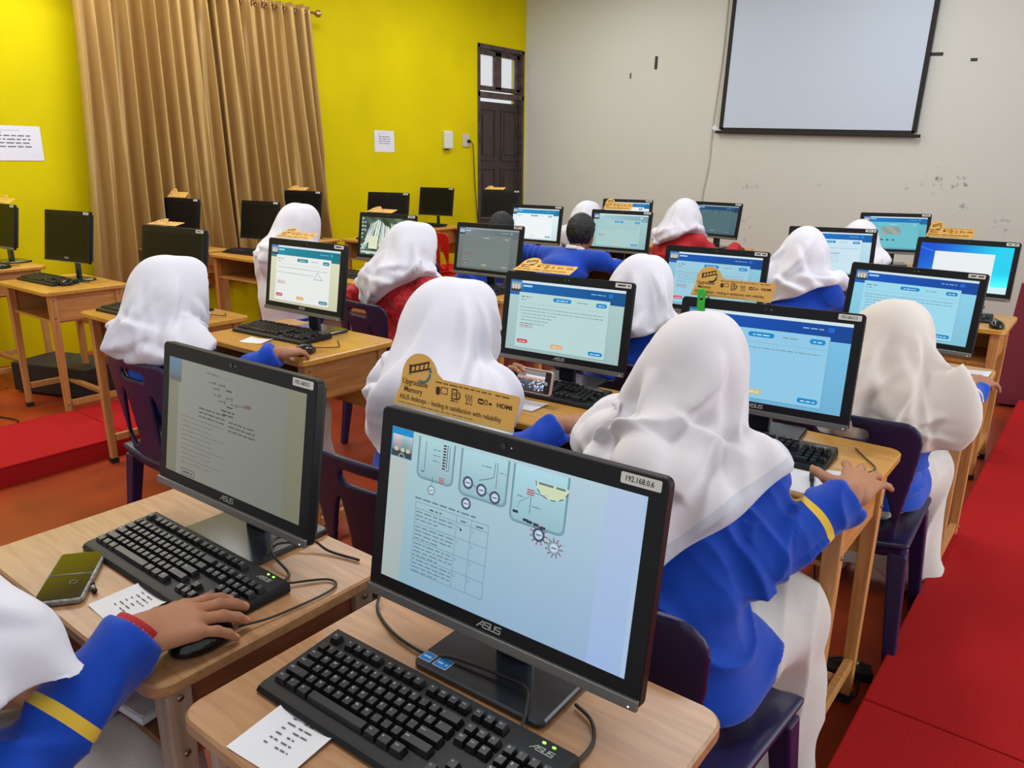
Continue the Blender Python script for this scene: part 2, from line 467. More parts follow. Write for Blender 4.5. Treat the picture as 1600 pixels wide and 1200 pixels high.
# ------------------------------------------------------------------ all-in-one computer
ICON = (235, 238, 240)
def ui_exam(c, x0, y0, x1, y1, T, rnd):
    """exam page: coloured header, thumbnail, white card, pill buttons"""
    W, H = x1 - x0, y1 - y0
    X = lambda u: x0 + W * u
    Y = lambda v: y1 - H * v
    bg, card, head, pill, dim = T['bg'], T['card'], T['head'], T['pill'], T.get('text', (120, 140, 150))
    c.grad(x0, y0, x1, y1, lambda u, v: [bg[i] * (0.94 + 0.1 * v) for i in range(3)], 4, 4, 0)
    c.rect(x0, Y(0.035), x1, y1, T.get('bar', (215, 232, 240)), 1)
    c.grad(x0, Y(0.21), x1, Y(0.035), lambda u, v: [head[i] * (1.12 - 0.25 * u) for i in range(3)], 6, 2, 1)
    c.rect(X(0.115), Y(0.085), X(0.2), Y(0.062), (190, 225, 240), 2)
    c.words(X(0.72), X(0.84), Y(0.098), H * 0.02, (150, 200, 235), 2, rnd)
    c.rect(X(0.865), Y(0.115), X(0.9), Y(0.065), [min(255, v * 1.15 + 16) for v in head], 2)
    # thumbnail picture of a hall
    c.rect(X(0.0), Y(0.175), X(0.105), Y(0.0), (40, 120, 190), 2)
    c.rect(X(0.008), Y(0.165), X(0.102), Y(0.03), (150, 160, 165), 3)
    c.rect(X(0.008), Y(0.165), X(0.102), Y(0.12), (52, 54, 62), 4)
    for u in (0.02, 0.045, 0.07): c.rect(X(u), Y(0.13), X(u + 0.014), Y(0.06), (222, 214, 200), 5)
    # card
    c.rect(X(0.09), Y(0.965), X(0.885), Y(0.17), [v * 0.86 for v in bg], 2)
    c.rect(X(0.088), Y(0.955), X(0.882), Y(0.165), card, 3)
    c.words(X(0.11), X(0.2), Y(0.235), H * 0.03, dim, 4, rnd); c.words(X(0.11), X(0.16), Y(0.275), H * 0.02, dim, 4, rnd)
    c.rrect(X(0.4), Y(0.255), X(0.56), Y(0.2), H * 0.026, pill, 4); c.words(X(0.43), X(0.53), Y(0.236), H * 0.02, ICON, 5, rnd)
    c.words(X(0.61), X(0.7), Y(0.236), H * 0.02, dim, 4, rnd)
    c.rrect(X(0.77), Y(0.262), X(0.86), Y(0.205), H * 0.027, pill, 4); c.words(X(0.79), X(0.84), Y(0.242), H * 0.02, ICON, 5, rnd)
    c.line([(X(0.11), Y(0.315)), (X(0.86), Y(0.315))], H * 0.004, [v * 0.85 for v in card], 4)
    nl = T.get('lines', 4)
    for k in range(nl):
        c.words(X(0.11 + 0.015 * (k > 1)), X(0.84 if k < 2 else 0.5 - 0.03 * k), Y(0.38 + 0.045 * k), H * 0.016, dim, 4, rnd)
    if T.get('fig') == 'triangle':
        c.line([(X(0.70), Y(0.40)), (X(0.78), Y(0.52)), (X(0.66), Y(0.52)), (X(0.70), Y(0.40))], H * 0.006, (70, 80, 90), 4)
        c.words(X(0.11), X(0.64), Y(0.47), H * 0.016, dim, 4, rnd)
    if T.get('fig') == 'table':
        for k in range(5): c.line([(X(0.3), Y(0.5 + 0.05 * k)), (X(0.62), Y(0.5 + 0.05 * k))], H * (0.012 if k == 0 else 0.004), (70, 80, 95), 4)
    if T.get('fig') == 'photo':
        c.grad(X(0.3), Y(0.55), X(0.6), Y(0.3), lambda u, v: (150 + 40 * math.sin(9 * u + 5 * v), 165, 160), 8, 6, 4)
        for k in range(3): c.rect(X(0.3 + 0.09 * k), Y(0.74), X(0.34 + 0.09 * k), Y(0.69), (70, 90, 100), 4)
    if T.get('box', 1):
        bx = (170, 70, 80)
        c.line([(X(0.12), Y(0.66)), (X(0.235), Y(0.66)), (X(0.235), Y(0.61)), (X(0.12), Y(0.61)), (X(0.12), Y(0.66))], H * 0.005, bx, 4)
        c.words(X(0.13), X(0.22), Y(0.643), H * 0.022, bx, 5, rnd)
    if T.get('btn', 1):
        for u0, u1, col in ((0.105, 0.205, T.get('red', (205, 66, 82))), (0.415, 0.525, T.get('org', (230, 170, 96))), (0.745, 0.865, pill)):
            v0 = 0.835 + 0.05 * (u0 - 0.1); c.rrect(X(u0), Y(v0 + 0.055), X(u1), Y(v0), H * 0.027, col, 4); c.words(X(u0 + 0.02), X(u1 - 0.015), Y(v0 + 0.037), H * 0.02, ICON, 5, rnd)

BLUE = dict(bg=(160, 210, 228), card=(178, 222, 234), head=(0, 84, 168), pill=(0, 140, 205))
def U(**k): d = dict(BLUE); d.update(k); return d

def ui_bio(c, x0, y0, x1, y1, T, rnd):
    """three cell diagrams above a tick table"""
    W, H = x1 - x0, y1 - y0
    X = lambda u: x0 + W * u
    Y = lambda v: y1 - H * v
    def bgc(u, v):
        t = 0.25 * v + 0.75 * (1 - u)
        return (142 + 30 * v + 8 * u, 180 + 26 * v - 2 * u, 196 + 10 * v + 16 * u)
    c.grad(x0, y0, x1, y1, bgc, 16, 12, 0)
    c.grad(X(0), Y(1), X(0.085), Y(0), lambda u, v: (168 + 16 * v, 182 + 14 * v, 182 + 10 * v), 2, 6, 1)
    c.grad(X(0.87), Y(1), X(0.985), Y(0), lambda u, v: (158 + 20 * v, 184 + 14 * v, 226), 2, 6, 1)
    c.grad(X(0.985), Y(1), X(1), Y(0), lambda u, v: (170, 196, 226), 1, 3, 1)
    # picture strip top left
    c.rect(X(0), Y(0.19), X(0.102), Y(0), (16, 140, 200), 2)
    c.grad(X(0.006), Y(0.185), X(0.1), Y(0.045), lambda u, v: (90 + 110 * v + 30 * math.sin(7 * u), 100 + 105 * v, 105 + 108 * v), 8, 6, 3)
    c.rect(X(0.006), Y(0.185), X(0.1), Y(0.145), (62, 64, 70), 4)
    for u in (0.02, 0.05, 0.075): c.rect(X(u), Y(0.15), X(u + 0.016), Y(0.125), (196, 198, 176), 5)
    c.ring(X(0.055), Y(0.185), W * 0.013, W * 0.003, (190, 190, 190), 5, 12, 0, PI)
    ink, teal, dim = (58, 70, 84), (116, 164, 178), (110, 138, 152)
    def beaker(u0, u1, v1, fill):
        c.grad(X(u0), Y(v1), X(u1), Y(0.02), lambda u, v: [fill[i] + (176, 214, 222)[i] * 0 + (30 * v if i else 26 * v) for i in range(3)], 3, 6, 2)
        r = W * 0.022
        for k, cc, w in ((0, teal, 0.006), (0.008, ink, 0.0018)):
            a, b, d = X(u0) - k * W * .4, X(u1) + k * W * .4, Y(v1) - k * H
            pts = [(a, Y(0.02))] + [(a + r - r * math.cos(PI / 2 * i / 4), d + r - r * math.sin(PI / 2 * i / 4)) for i in range(5)] + [(b - r + r * math.sin(PI / 2 * i / 4), d + r - r * math.cos(PI / 2 * i / 4)) for i in range(5)] + [(b, Y(0.02))]
            c.line(pts, W * w, cc, 3)
    beaker(0.135, 0.29, 0.27, (148, 182, 190)); beaker(0.325, 0.515, 0.29, (148, 184, 194)); beaker(0.54, 0.74, 0.345, (150, 188, 202))
    def virus(u, v, r, spikes=False, hexa=False, col=(74, 84, 116)):
        x, y = X(u), Y(v); r *= W
        c.disc(x, y, r * 0.8, (196, 214, 230), 4)
        if hexa: c.ring(x, y, r, r * 0.16, ink, 5, 6)
        else:
            c.ring(x, y, r * 0.84, r * 0.34, col, 5, 18)
            for i in range(12):
                a = 2 * PI * i / 12; c.rect(x + r * math.cos(a) - r * .07, y + r * math.sin(a) - r * .07, x + r * math.cos(a) + r * .07, y + r * math.sin(a) + r * .07, (50, 56, 80), 6)
        c.rect(x - r * 0.45, y - r * 0.1, x + r * 0.45, y + r * 0.06, ink, 6)
        if spikes:
            for i in range(11):
                a = 2 * PI * i / 11; c.line([(x + r * math.cos(a), y + r * math.sin(a)), (x + r * 1.4 * math.cos(a), y + r * 1.4 * math.sin(a))], W * 0.0025, ink, 5)
                c.disc(x + r * 1.42 * math.cos(a), y + r * 1.42 * math.sin(a), r * 0.13, (170, 60, 62), 6, 8)
    # beaker 1: strand
    c.line([(X(0.165), Y(0.04)), (X(0.165), Y(0.22))], W * 0.002, ink, 4)
    for k in range(9):
        v = 0.03 + 0.018 * k; c.rect(X(0.243), Y(v + 0.01), X(0.256), Y(v), (90, 40, 52) if k % 3 else (40, 44, 60), 4)
    c.line([(X(0.262), Y(0.03)), (X(0.262), Y(0.17))], W * 0.003, (60, 70, 90), 4); c.line([(X(0.272), Y(0.03)), (X(0.272), Y(0.18)), (X(0.26), Y(0.19))], W * 0.002, ink, 4)
    for v in (0.08, 0.115, 0.15): c.words(X(0.2), X(0.232), Y(v), H * 0.012, dim, 4, rnd)
    for k in range(3): c.rect(X(0.235), Y(0.245 + 0.012 * k), X(0.258), Y(0.239 + 0.012 * k), (190, 60, 58), 5)
    c.rect(X(0.15), Y(0.235), X(0.165), Y(0.228), ink, 4)
    c.line([(X(0.205), Y(0.255)), (X(0.205), Y(0.3))], W * 0.002, ink, 4); virus(0.205, 0.335, 0.016, hexa=True)
    # beaker 2: three rings
    for u, v in ((0.36, 0.215), (0.418, 0.235), (0.474, 0.255)): virus(u, v, 0.021)
    c.line([(X(0.382), Y(0.22)), (X(0.396), Y(0.228))], W * 0.002, ink, 4); c.line([(X(0.44), Y(0.242)), (X(0.453), Y(0.25))], W * 0.002, ink, 4)
    c.line([(X(0.465), Y(0.05)), (X(0.462), Y(0.14)), (X(0.43), Y(0.165)), (X(0.405), Y(0.18))], W * 0.002, ink, 4); c.line([(X(0.474), Y(0.05)), (X(0.474), Y(0.2))], W * 0.002, ink, 4)
    c.words(X(0.41), X(0.45), Y(0.09), H * 0.012, dim, 4, rnd); c.words(X(0.485), X(0.51), Y(0.105), H * 0.012, dim, 4, rnd)
    virus(0.36, 0.345, 0.02)
    # beaker 3: nucleus and budding
    c.poly([(X(0.685 + 0.06 * math.cos(PI + PI * i / 12)), Y(0.085 - 0.085 * math.sin(PI + PI * i / 12))) for i in range(13)], (206, 220, 186), 4)
    for i in range(12): 
        if i % 2 == 0: c.line([(X(0.685 + 0.06 * math.cos(PI + PI * k / 12)), Y(0.085 - 0.085 * math.sin(PI + PI * k / 12))) for k in (i, i + 1)], W * 0.003, ink, 5)
    c.words(X(0.635), X(0.735), Y(0.098), H * 0.022, (104, 120, 112), 5, rnd)
    for k in range(3): c.rect(X(0.595), Y(0.15 + 0.013 * k), X(0.623), Y(0.143 + 0.013 * k), (180, 56, 56), 5)
    c.line([(X(0.625), Y(0.155)), (X(0.65), Y(0.158)), (X(0.675), Y(0.15))], W * 0.002, ink, 4)
    c.line([(X(0.608), Y(0.185)), (X(0.57), Y(0.23)), (X(0.566), Y(0.26))], W * 0.002, dim, 4); c.line([(X(0.612), Y(0.185)), (X(0.612), Y(0.28))], W * 0.002, ink, 4)
    c.words(X(0.62), X(0.655), Y(0.24), H * 0.012, dim, 4, rnd); c.words(X(0.56), X(0.59), Y(0.2), H * 0.012, dim, 4, rnd)
    for u, v in ((0.548, 0.285), (0.59, 0.318), (0.605, 0.322), (0.63, 0.325), (0.655, 0.332)): c.rrect(X(u), Y(v + 0.016), X(u + 0.022), Y(v), W * 0.003, (44, 50, 78), 5)
    virus(0.655, 0.385, 0.022, True); virus(0.715, 0.43, 0.021, True, col=(150, 160, 180))
    c.line([(X(0.6), Y(0.345)), (X(0.69), Y(0.43))], W * 0.0012, dim, 4)
    # question and table
    c.words(X(0.135), X(0.405), Y(0.415), H * 0.016, (88, 110, 126), 4, rnd)
    tx = (X(0.14), X(0.327), X(0.39), X(0.462)); rows = (0.435, 0.478, 0.575, 0.685, 0.79, 0.895)
    for xx in tx: c.line([(xx, Y(rows[0])), (xx, Y(rows[-1]))], W * 0.0013, (86, 110, 132), 4)
    for v in rows: c.line([(tx[0], Y(v)), (tx[3], Y(v))], W * 0.0013, (86, 110, 132), 4)
    c.words(X(0.205), X(0.26), Y(0.465), H * 0.016, (60, 80, 100), 5, rnd); c.words(X(0.345), X(0.375), Y(0.465), H * 0.014, (60, 80, 100), 5, rnd); c.words(X(0.41), X(0.44), Y(0.465), H * 0.014, (60, 80, 100), 5, rnd)
    for r in range(1, 5):
        n = 4 if r > 1 else 3
        for k in range(n): c.words(X(0.145), X(0.322), Y(rows[r] + 0.024 + 0.025 * k), H * 0.015, (108, 132, 148), 5, rnd, 1.0 if k < n - 1 else 0.6)
        for xx in (0.336, 0.4): c.ring(X(xx), Y(rows[r] + 0.025), W * 0.004, W * 0.001, (90, 110, 130), 5, 8)
    c.poly([(X(0.345), Y(0.5)), (X(0.345), Y(0.525)), (X(0.355), Y(0.518))], (40, 44, 50), 6)

def ui_doc(c, x0, y0, x1, y1, T, rnd):
    """dim grey document page seen from the side"""
    W, H = x1 - x0, y1 - y0
    X = lambda u: x0 + W * u
    Y = lambda v: y1 - H * v
    c.grad(x0, y0, x1, y1, lambda u, v: (118 + 10 * v, 118 + 10 * v, 98 + 12 * v), 6, 6, 0)
    c.grad(X(0.085), y0, X(0.885), y1, lambda u, v: (132 + 8 * v - 14 * u, 133 + 8 * v - 12 * u, 124 + 8 * v - 12 * u), 6, 6, 1)
    c.grad(X(0), Y(0.2), X(0.105), Y(0), lambda u, v: (92 + 10 * v, 110 + 16 * v, 116 + 34 * v), 2, 4, 2)
    c.rect(X(0.008), Y(0.195), X(0.1), Y(0.15), (96, 98, 96), 3)
    ink = (84, 84, 78)
    c.words(X(0.31), X(0.4), Y(0.06), H * 0.016, ink, 3, rnd)
    c.line([(X(0.36), Y(0.065)), (X(0.54), Y(0.065)), (X(0.54), Y(0.19))], W * 0.0018, (110, 110, 104), 3)
    for u, v in ((0.33, 0.13), (0.40, 0.13), (0.36, 0.17), (0.46, 0.22), (0.37, 0.22), (0.5, 0.26), (0.56, 0.25), (0.41, 0.26)):
        c.words(X(u), X(u + 0.035), Y(v), H * 0.016, ink, 3, rnd); c.disc(X(u + 0.045), Y(v - 0.006), W * 0.008, (104, 98, 96), 3, 8)
    c.rect(X(0.6), Y(0.25), X(0.645), Y(0.22), (120, 92, 90), 3)
    for u, v, w in ((0.46, 0.16, 0.05), (0.47, 0.29, 0.05), (0.43, 0.33, 0.1), (0.44, 0.36, 0.08)): c.words(X(u), X(u + w), Y(v), H * 0.02, (58, 58, 54), 3, rnd)
    for k in range(3):
        c.words(X(0.26), X(0.46), Y(0.37 + 0.035 * k), H * 0.02, (76, 76, 70), 3, rnd); c.words(X(0.49), X(0.68), Y(0.41 + 0.035 * k), H * 0.02, (76, 76, 70), 3, rnd)
    for k in range(11): c.words(X(0.13), X(0.37 if k % 3 else 0.46), Y(0.48 + 0.04 * k), H * 0.014, (106, 106, 98), 3, rnd)
    c.line([(X(0.135), Y(0.985)), (X(0.24), Y(0.985)), (X(0.24), Y(0.935)), (X(0.135), Y(0.935)), (X(0.135), Y(0.985))], W * 0.003, (60, 60, 58), 3)
    c.words(X(0.15), X(0.225), Y(0.967), H * 0.022, (60, 60, 58), 4, rnd)

def ui_fall(c, x0, y0, x1, y1, T, rnd):
    """desktop picture: waterfall in dark green rock, with icons"""
    W, H = x1 - x0, y1 - y0
    X = lambda u: x0 + W * u
    Y = lambda v: y1 - H * v
    def g(u, v):
        n = math.sin(13 * u + 5 * v) * math.sin(11 * v - 4 * u) + 0.6 * math.sin(31 * u + 17 * v)
        return (70 + 26 * n, 92 + 30 * n, 72 + 24 * n)
    c.grad(x0, y0, x1, y1, g, 26, 16, 0)
    def fall(u, v, wid, length, sway):
        pts = [(u + sway * t + 0.004 * math.sin(30 * t + u * 50), v + length * t) for t in np.linspace(0, 1, 9)]
        col = rnd.choice([(236, 240, 220), (222, 230, 222), (244, 246, 226), (190, 210, 206)])
        c.poly([(X(a - wid * (0.4 + 0.6 * (b - v) / length)), Y(b)) for a, b in pts] + [(X(a + wid * (0.4 + 0.6 * (b - v) / length)), Y(b)) for a, b in reversed(pts)], col, rnd.randint(1, 4))
    for k in range(26): fall(0.22 + 0.014 * k + rnd.uniform(-.02, .02), 0.06 + 0.012 * abs(k - 9), 0.016, rnd.uniform(0.5, 0.75), -0.16 + 0.008 * k)
    for k in range(14): fall(0.60 + 0.016 * k, 0.12 + rnd.uniform(0, .06), 0.008, rnd.uniform(0.4, 0.62), 0.02)
    for k in range(10): c.rect(X(0.02 + 0.05 * k), Y(0.98 - rnd.uniform(0, .03)), X(0.1 + 0.05 * k), Y(0.9), (205, 218, 214), 4)
    c.disc(X(0.69), Y(0.9), W * 0.06, (150, 178, 52), 5); c.disc(X(0.73), Y(0.84), W * 0.04, (130, 160, 48), 5)
    for i in range(2):
        for j in range(9): c.rect(X(0.015 + 0.05 * i), Y(0.065 + 0.1 * j), X(0.045 + 0.05 * i), Y(0.025 + 0.1 * j), rnd.choice([(225, 228, 230), (60, 60, 60), (180, 200, 220)]), 5)
    c.rect(X(0.17), Y(0.83), X(0.35), Y(0.5), (232, 236, 200), 5)
    for k in range(5): c.words(X(0.19), X(0.33), Y(0.56 + 0.05 * k), H * 0.016, (190, 196, 160), 6, rnd)

def ui_win(c, x0, y0, x1, y1, T, rnd):
    """blue gradient desktop with a blank white window"""
    W, H = x1 - x0, y1 - y0
    X = lambda u: x0 + W * u
    Y = lambda v: y1 - H * v
    def g(u, v):
        t = min(1, max(0, 1.25 * u + 0.35 * (1 - v) - 0.15 + 0.08 * math.sin(5 * u + 4 * v)))
        a, b = (8, 84, 214), (30, 214, 246)
        lo = max(0, 0.7 - 1.6 * v) * (0.4 + u)
        return [a[i] * (1 - t) + b[i] * t + lo * 90 for i in range(3)]
    c.grad(x0, y0, x1, y1, g, 20, 14, 0)
    c.line([(X(0.0), Y(0.1)), (X(0.12), Y(0.17)), (X(0.3), Y(0.2))], W * 0.008, (60, 150, 236), 1)
    c.rrect(X(0.17), Y(0.86), X(0.82), Y(0.17), W * 0.01, (238, 244, 246), 2)
    c.rect(X(0.72), Y(1), X(1), Y(0.86), (214, 244, 248), 1)

def make_computer(label, x, y, zb, zdesk, yaw, ui=None, T=None, W=0.485, ip='lines', logo=False, tilt=0.157, style='aio', seed=1, H=0.302, cat='computer', group='black all-in-one computers on the desks'):
    """x,y: middle of the panel's lower edge; zb its height"""
    t = thing('desktop_computer', label, cat, (x, y, zdesk), yaw, group)
    rnd = random.Random(seed); sc = W / 0.485
    R = (-tilt, 0, 0); L = (0, 0, zb - zdesk)
    b = MB(); b.rprism((0, 0.016, 0.0), W, H, 0.0, 0.012) if False else None
    bz = MB(); bz.rprism((0, 0.018, H / 2), W, H, 0.018, 0.011 if style == 'aio' else 0.006, chamfer=0.0015, axis='y')
    part('bezel', bz, M_BEZEL, t, L, R, sharp=35)
    bk = MB(); bk.box((0, 0.026, H * 0.5), (W * 0.94, 0.02, H * 0.9)); bk.box((0, 0.042, H * 0.42), (W * 0.6, 0.02, H * 0.6))
    part('back_housing', bk, M_SHELL, t, L, R, bevel=0.004)
    sx, s0, s1 = W / 2 - 0.025 * sc, 0.036 * sc, H - 0.028 * sc
    c = Canvas()
    if ui: ui(c, -sx, s0, sx, s1, T or BLUE, rnd)
    if ui:
        me = c.mesh('screen', SCREEN, Matrix.Translation((0, -0.0004, 0)) @ UP)
        link('screen', me, t, L, R)
    else:
        q = MB(); q.add([(-sx, -0.0005, s0), (sx, -0.0005, s0), (sx, -0.0005, s1), (-sx, -0.0005, s1)], [(0, 1, 2, 3)])
        part('screen', q, M_OFF, t, L, R, label='switched-off dark screen')
    if style == 'aio':
        part('chin_strip', MB().box((0, -0.002, 0.0085), (W - 0.002, 0.008, 0.015)), M_CHIN, t, L, R, bevel=0.0015)
        wc = MB(); wc.disc((-0.006, -0.0012, H - 0.0135), 0.0045, 16); part('webcam', wc, M_GLOSS, t, L, R)
        wl = MB(); wl.disc((0.008, -0.0012, H - 0.0135), 0.0013, 8); part('webcam_light', wl, mat('cam_dot', (210, 215, 220), 0.4), t, L, R)
        pl = MB(); pl.disc((W / 2 - 0.012, -0.0068, 0.006), 0.0014, 8); part('power_light', pl, mat('power_white', (235, 240, 240), 0.4, emit=1.0), t, L, R)
    else:
        part('chin_strip', MB().box((0, -0.0015, 0.003), (W - 0.004, 0.006, 0.005)), M_CHIN, t, L, R)
    if ip:
        k = Canvas(); x1 = W / 2 - 0.009; x0 = x1 - 0.056 * sc; yt = H - 0.0045; yb = yt - 0.0145
        k.rrect(x0, yb, x1, yt, 0.002, (222, 222, 214), 1)
        if ip == 'lines': k.words(x0 + 0.008, x1 - 0.006, yb + 0.005, 0.009, (70, 70, 70), 2, rnd)
        else: k.text(ip, x0 + 0.007, yb + 0.0042, 0.0098, (40, 40, 40), 2, fit=0.0385, bold=0.012)
        link('address_sticker', k.mesh('address_sticker', PRINT, Matrix.Translation((0, -0.0004, 0)) @ UP), t, L, R)
    if logo:
        k = Canvas(); k.glyphs(logo_geo(), -0.021, 0.0205, 0.0108, (176, 176, 172), 1)
        link('maker_logo', k.mesh('maker_logo', PRINT, Matrix.Translation((0, -0.0004, 0)) @ UP), t, L, R)
    # stand
    h = zb - zdesk
    nk = MB(); nk.box((0, 0.068, 0.012 + (h + 0.05) / 2), (0.06 if style == 'aio' else 0.035, 0.018, h + 0.05)); part('neck', nk, M_STAND, t, bevel=0.003)
    bs = MB(); bs.rprism((0, 0.06, 0.0), 0.235 if style == 'aio' else 0.2, 0.185 if style == 'aio' else 0.15, 0.012, 0.012 if style == 'aio' else 0.05, chamfer=0.003)
    part('base', bs, M_STAND, t, sharp=40)
    return t

# ------------------------------------------------------------------ keyboard
KW, KD = 0.445, 0.157
def key_layout():
    u = 0.0187; K = []
    x0 = -KW / 2 + 0.017
    def row(y, items, xs=0.0):
        x = x0 + xs
        for it in items:
            if isinstance(it, (int, float)): x += it * u; continue
            n, w = it; K.append((n, x, y, w * u - 0.0026, 0.0158)); x += w * u
    A = lambda s: [(ch, 1) for ch in s]
    row(0.122, [('Esc', 1), 0.7, ('F1', 1), ('F2', 1), ('F3', 1), ('F4', 1), 0.45, ('F5', 1), ('F6', 1), ('F7', 1), ('F8', 1), 0.45, ('F9', 1), ('F10', 1), ('F11', 1), ('F12', 1), 0.35, ('Prt', 1), ('Scr', 1), ('Brk', 1)])
    num = [0.35, ('Ins', 1), ('Hm', 1), ('Pu', 1), 0.35]
    row(0.0965, A("`1234567890-=") + [('<-', 2)] + num + A('#/*-'))
    row(0.0775, [('Tab', 1.5)] + A('QWERTYUIOP[]') + [('\\', 1.5), 0.35, ('Del', 1), ('End', 1), ('Pd', 1), 0.35] + A('789') + [('+', 1)])
    row(0.0585, [('Caps', 1.75)] + A("ASDFGHJKL;'") + [('Enter', 2.25), 3.7] + A('456') )
    row(0.0395, [('Shift', 2.25)] + A('ZXCVBNM,./') + [('Shift', 2.75), 1.35, ('^', 1), 1.35] + A('123') + [('Ent', 1)])
    row(0.0205, [('Ctrl', 1.3), ('Fn', 1.2), ('Alt', 1.25), (' ', 6.0), ('Alt', 1.25), ('=', 1.25), ('Ctrl', 1.25), 1.85 - 0.5, 0, ] , 0)
    xr = x0 + 15.35 * u
    for i, n in enumerate('<v>'): K.append((n, xr + i * u, 0.0205, u - 0.0026, 0.0158))
    xn = x0 + 18.7 * u
    K.append(('0', xn, 0.0205, 2 * u - 0.0026, 0.0158)); K.append(('.', xn + 2 * u, 0.0205, u - 0.0026, 0.0158))
    return K
KEYS = key_layout()
def key_z(y): return 0.0145 + 0.085 * y
def kb_body():
    b = MB(); n = 0.016
    prof = [(0, 0.004), (0.004, 0.011), (0.012, 0.0135), (KD - 0.006, 0.0135 + 0.085 * (KD - 0.018)), (KD, 0.018), (KD, 0.003), (0.004, 0.0)]
    m = len(prof); vs = []
    xs = [(-KW / 2, 0.6), (-KW / 2 + 0.003, 1.0), (KW / 2 - 0.003, 1.0), (KW / 2, 0.6)]
    for x, k in xs:
        for y, z in prof: vs.append((x, (y - KD / 2) * (0.985 if k < 1 else 1) + KD / 2, z * (k if z > 0.006 else 1)))
    fs = [tuple(range(m)), tuple(reversed(range(3 * m, 4 * m)))]
    for i in range(3):
        for j in range(m): fs.append((i * m + j, (i + 1) * m + j, (i + 1) * m + (j + 1) % m, i * m + (j + 1) % m))
    b.add(vs, fs); return b
def add_key(b, n, x, y, w, d, legend=True, mi=1):
    z0 = key_z(y + d / 2) - 0.002; h = 0.0088; t = 0.0022
    v = [(x, y, z0), (x + w, y, z0), (x + w, y + d, z0 + 0.001), (x, y + d, z0 + 0.001), (x + t, y + t * .8, z0 + h), (x + w - t, y + t * .8, z0 + h), (x + w - t, y + d - t * 1.2, z0 + h + 0.0016), (x + t, y + d - t * 1.2, z0 + h + 0.0016)]
    b.add(v, [(4, 5, 6, 7), (0, 1, 5, 4), (1, 2, 6, 5), (2, 3, 7, 6), (3, 0, 4, 7)])
    if legend and n.strip():
        vs, fs, tw = text_geo(n); s = 0.0058 if len(n) == 1 else 0.0038
        if vs: b.add([(x + 0.0042 + p[0] * s, y + 0.0078 + p[1] * s, z0 + h + 0.0011 + 0.09 * p[1] * s) for p in vs], fs, mi)
KB_SHARED = {}
def make_keyboard(label, x, y, z, yaw=0.0, detail=0, group='black keyboards on the desks', cord=None, leds=(1, 1, 0)):
    """x,y: middle of the keyboard's near edge"""
    t = thing('keyboard', label, 'keyboard', (x, y, z), yaw, group)
    S = KB_SHARED
    if 'body' not in S:
        S['body'] = kb_body().mesh('keyboard_case', M_KEYB, sharp=30)
        a = MB()
        for n, kx, ky, w, d in KEYS: add_key(a, n, kx, ky, w, d, False)
        S['keys'] = a.mesh('keycaps', [M_KEY])
        S['each'] = None
        k = Canvas(); k.glyphs(logo_geo(), KW / 2 - 0.058, 0.129, 0.0085, (170, 172, 172), 1)
        me = k.mesh('maker_logo', PRINT); S['logo'] = me
        l = MB(); q = MB()
        for i in range(3): (l if i < 2 else q).sphere((KW / 2 - 0.046 + 0.015 * i, 0.1445, key_z(0.1445) - 0.002), 0.0026, 8, 5, sc=(1.2, .8, .6))
        S['led'] = l.mesh('indicator_light', M_LED)
    link('case', S['body'], t)
    if detail:
        if S['each'] is None:
            S['each'] = []
            for n, kx, ky, w, d in KEYS:
                a = MB(); add_key(a, n, 0, ky, w, d); S['each'].append((kx, a.mesh('key', [M_KEY, M_LEGEND])))
        for kx, me in S['each']: link('key', me, t, (kx, 0, 0))
    else:
        link('keycap_field', S['keys'], t)
    zl = key_z(0.133)
    link('maker_logo', S['logo'], t, (0, 0, zl - 0.002 - 0.085 * 0.133 + 0.0003), (0.0, 0, 0)) if False else None
    lo = link('maker_logo', S['logo'], t, (0, 0, 0.0127), (math.atan(0.085), 0, 0))
    if detail: link('indicator_light', S['led'], t)
    return t
M_NONE = None
def make_mouse(label, x, y, z, yaw=0.0, group='black computer mice on the desks', cord=None):
    t = thing('computer_mouse', label, 'mouse', (x, y, z), yaw, group)
    if 'mouse' not in KB_SHARED:
        f = lambda P: smax(smin(ell(P, (0, 0, 0.008), (0.031, 0.054, 0.028)), ell(P, (0, -0.012, 0.01), (0.03, 0.04, 0.027)), 0.02), -(P[:, 2] - 0.0005), 0.006)
        v, fc = surfnet(f, (-0.04, -0.065, -0.006), (0.04, 0.065, 0.045), 0.0035)
        KB_SHARED['mouse'] = np_mesh('mouse_shell', v, fc, M_GLOSS)
        KB_SHARED['wheel'] = MB().tube([(-0.004, 0.028, 0.031), (0.004, 0.028, 0.031)], 0.006, 12).mesh('scroll_wheel', M_RUB)
    t.scale = (0.92, 0.92, 0.9)
    link('shell', KB_SHARED['mouse'], t); link('scroll_wheel', KB_SHARED['wheel'], t)
    if cord:
        inv = Matrix.Rotation(-yaw, 4, 'Z') @ Matrix.Translation((-x, -y, -z))
        part('cord', MB().tube(smooth_path([tuple(inv @ Vector(p)) for p in cord]), 0.0022, 6), M_CORD, t)
    return t

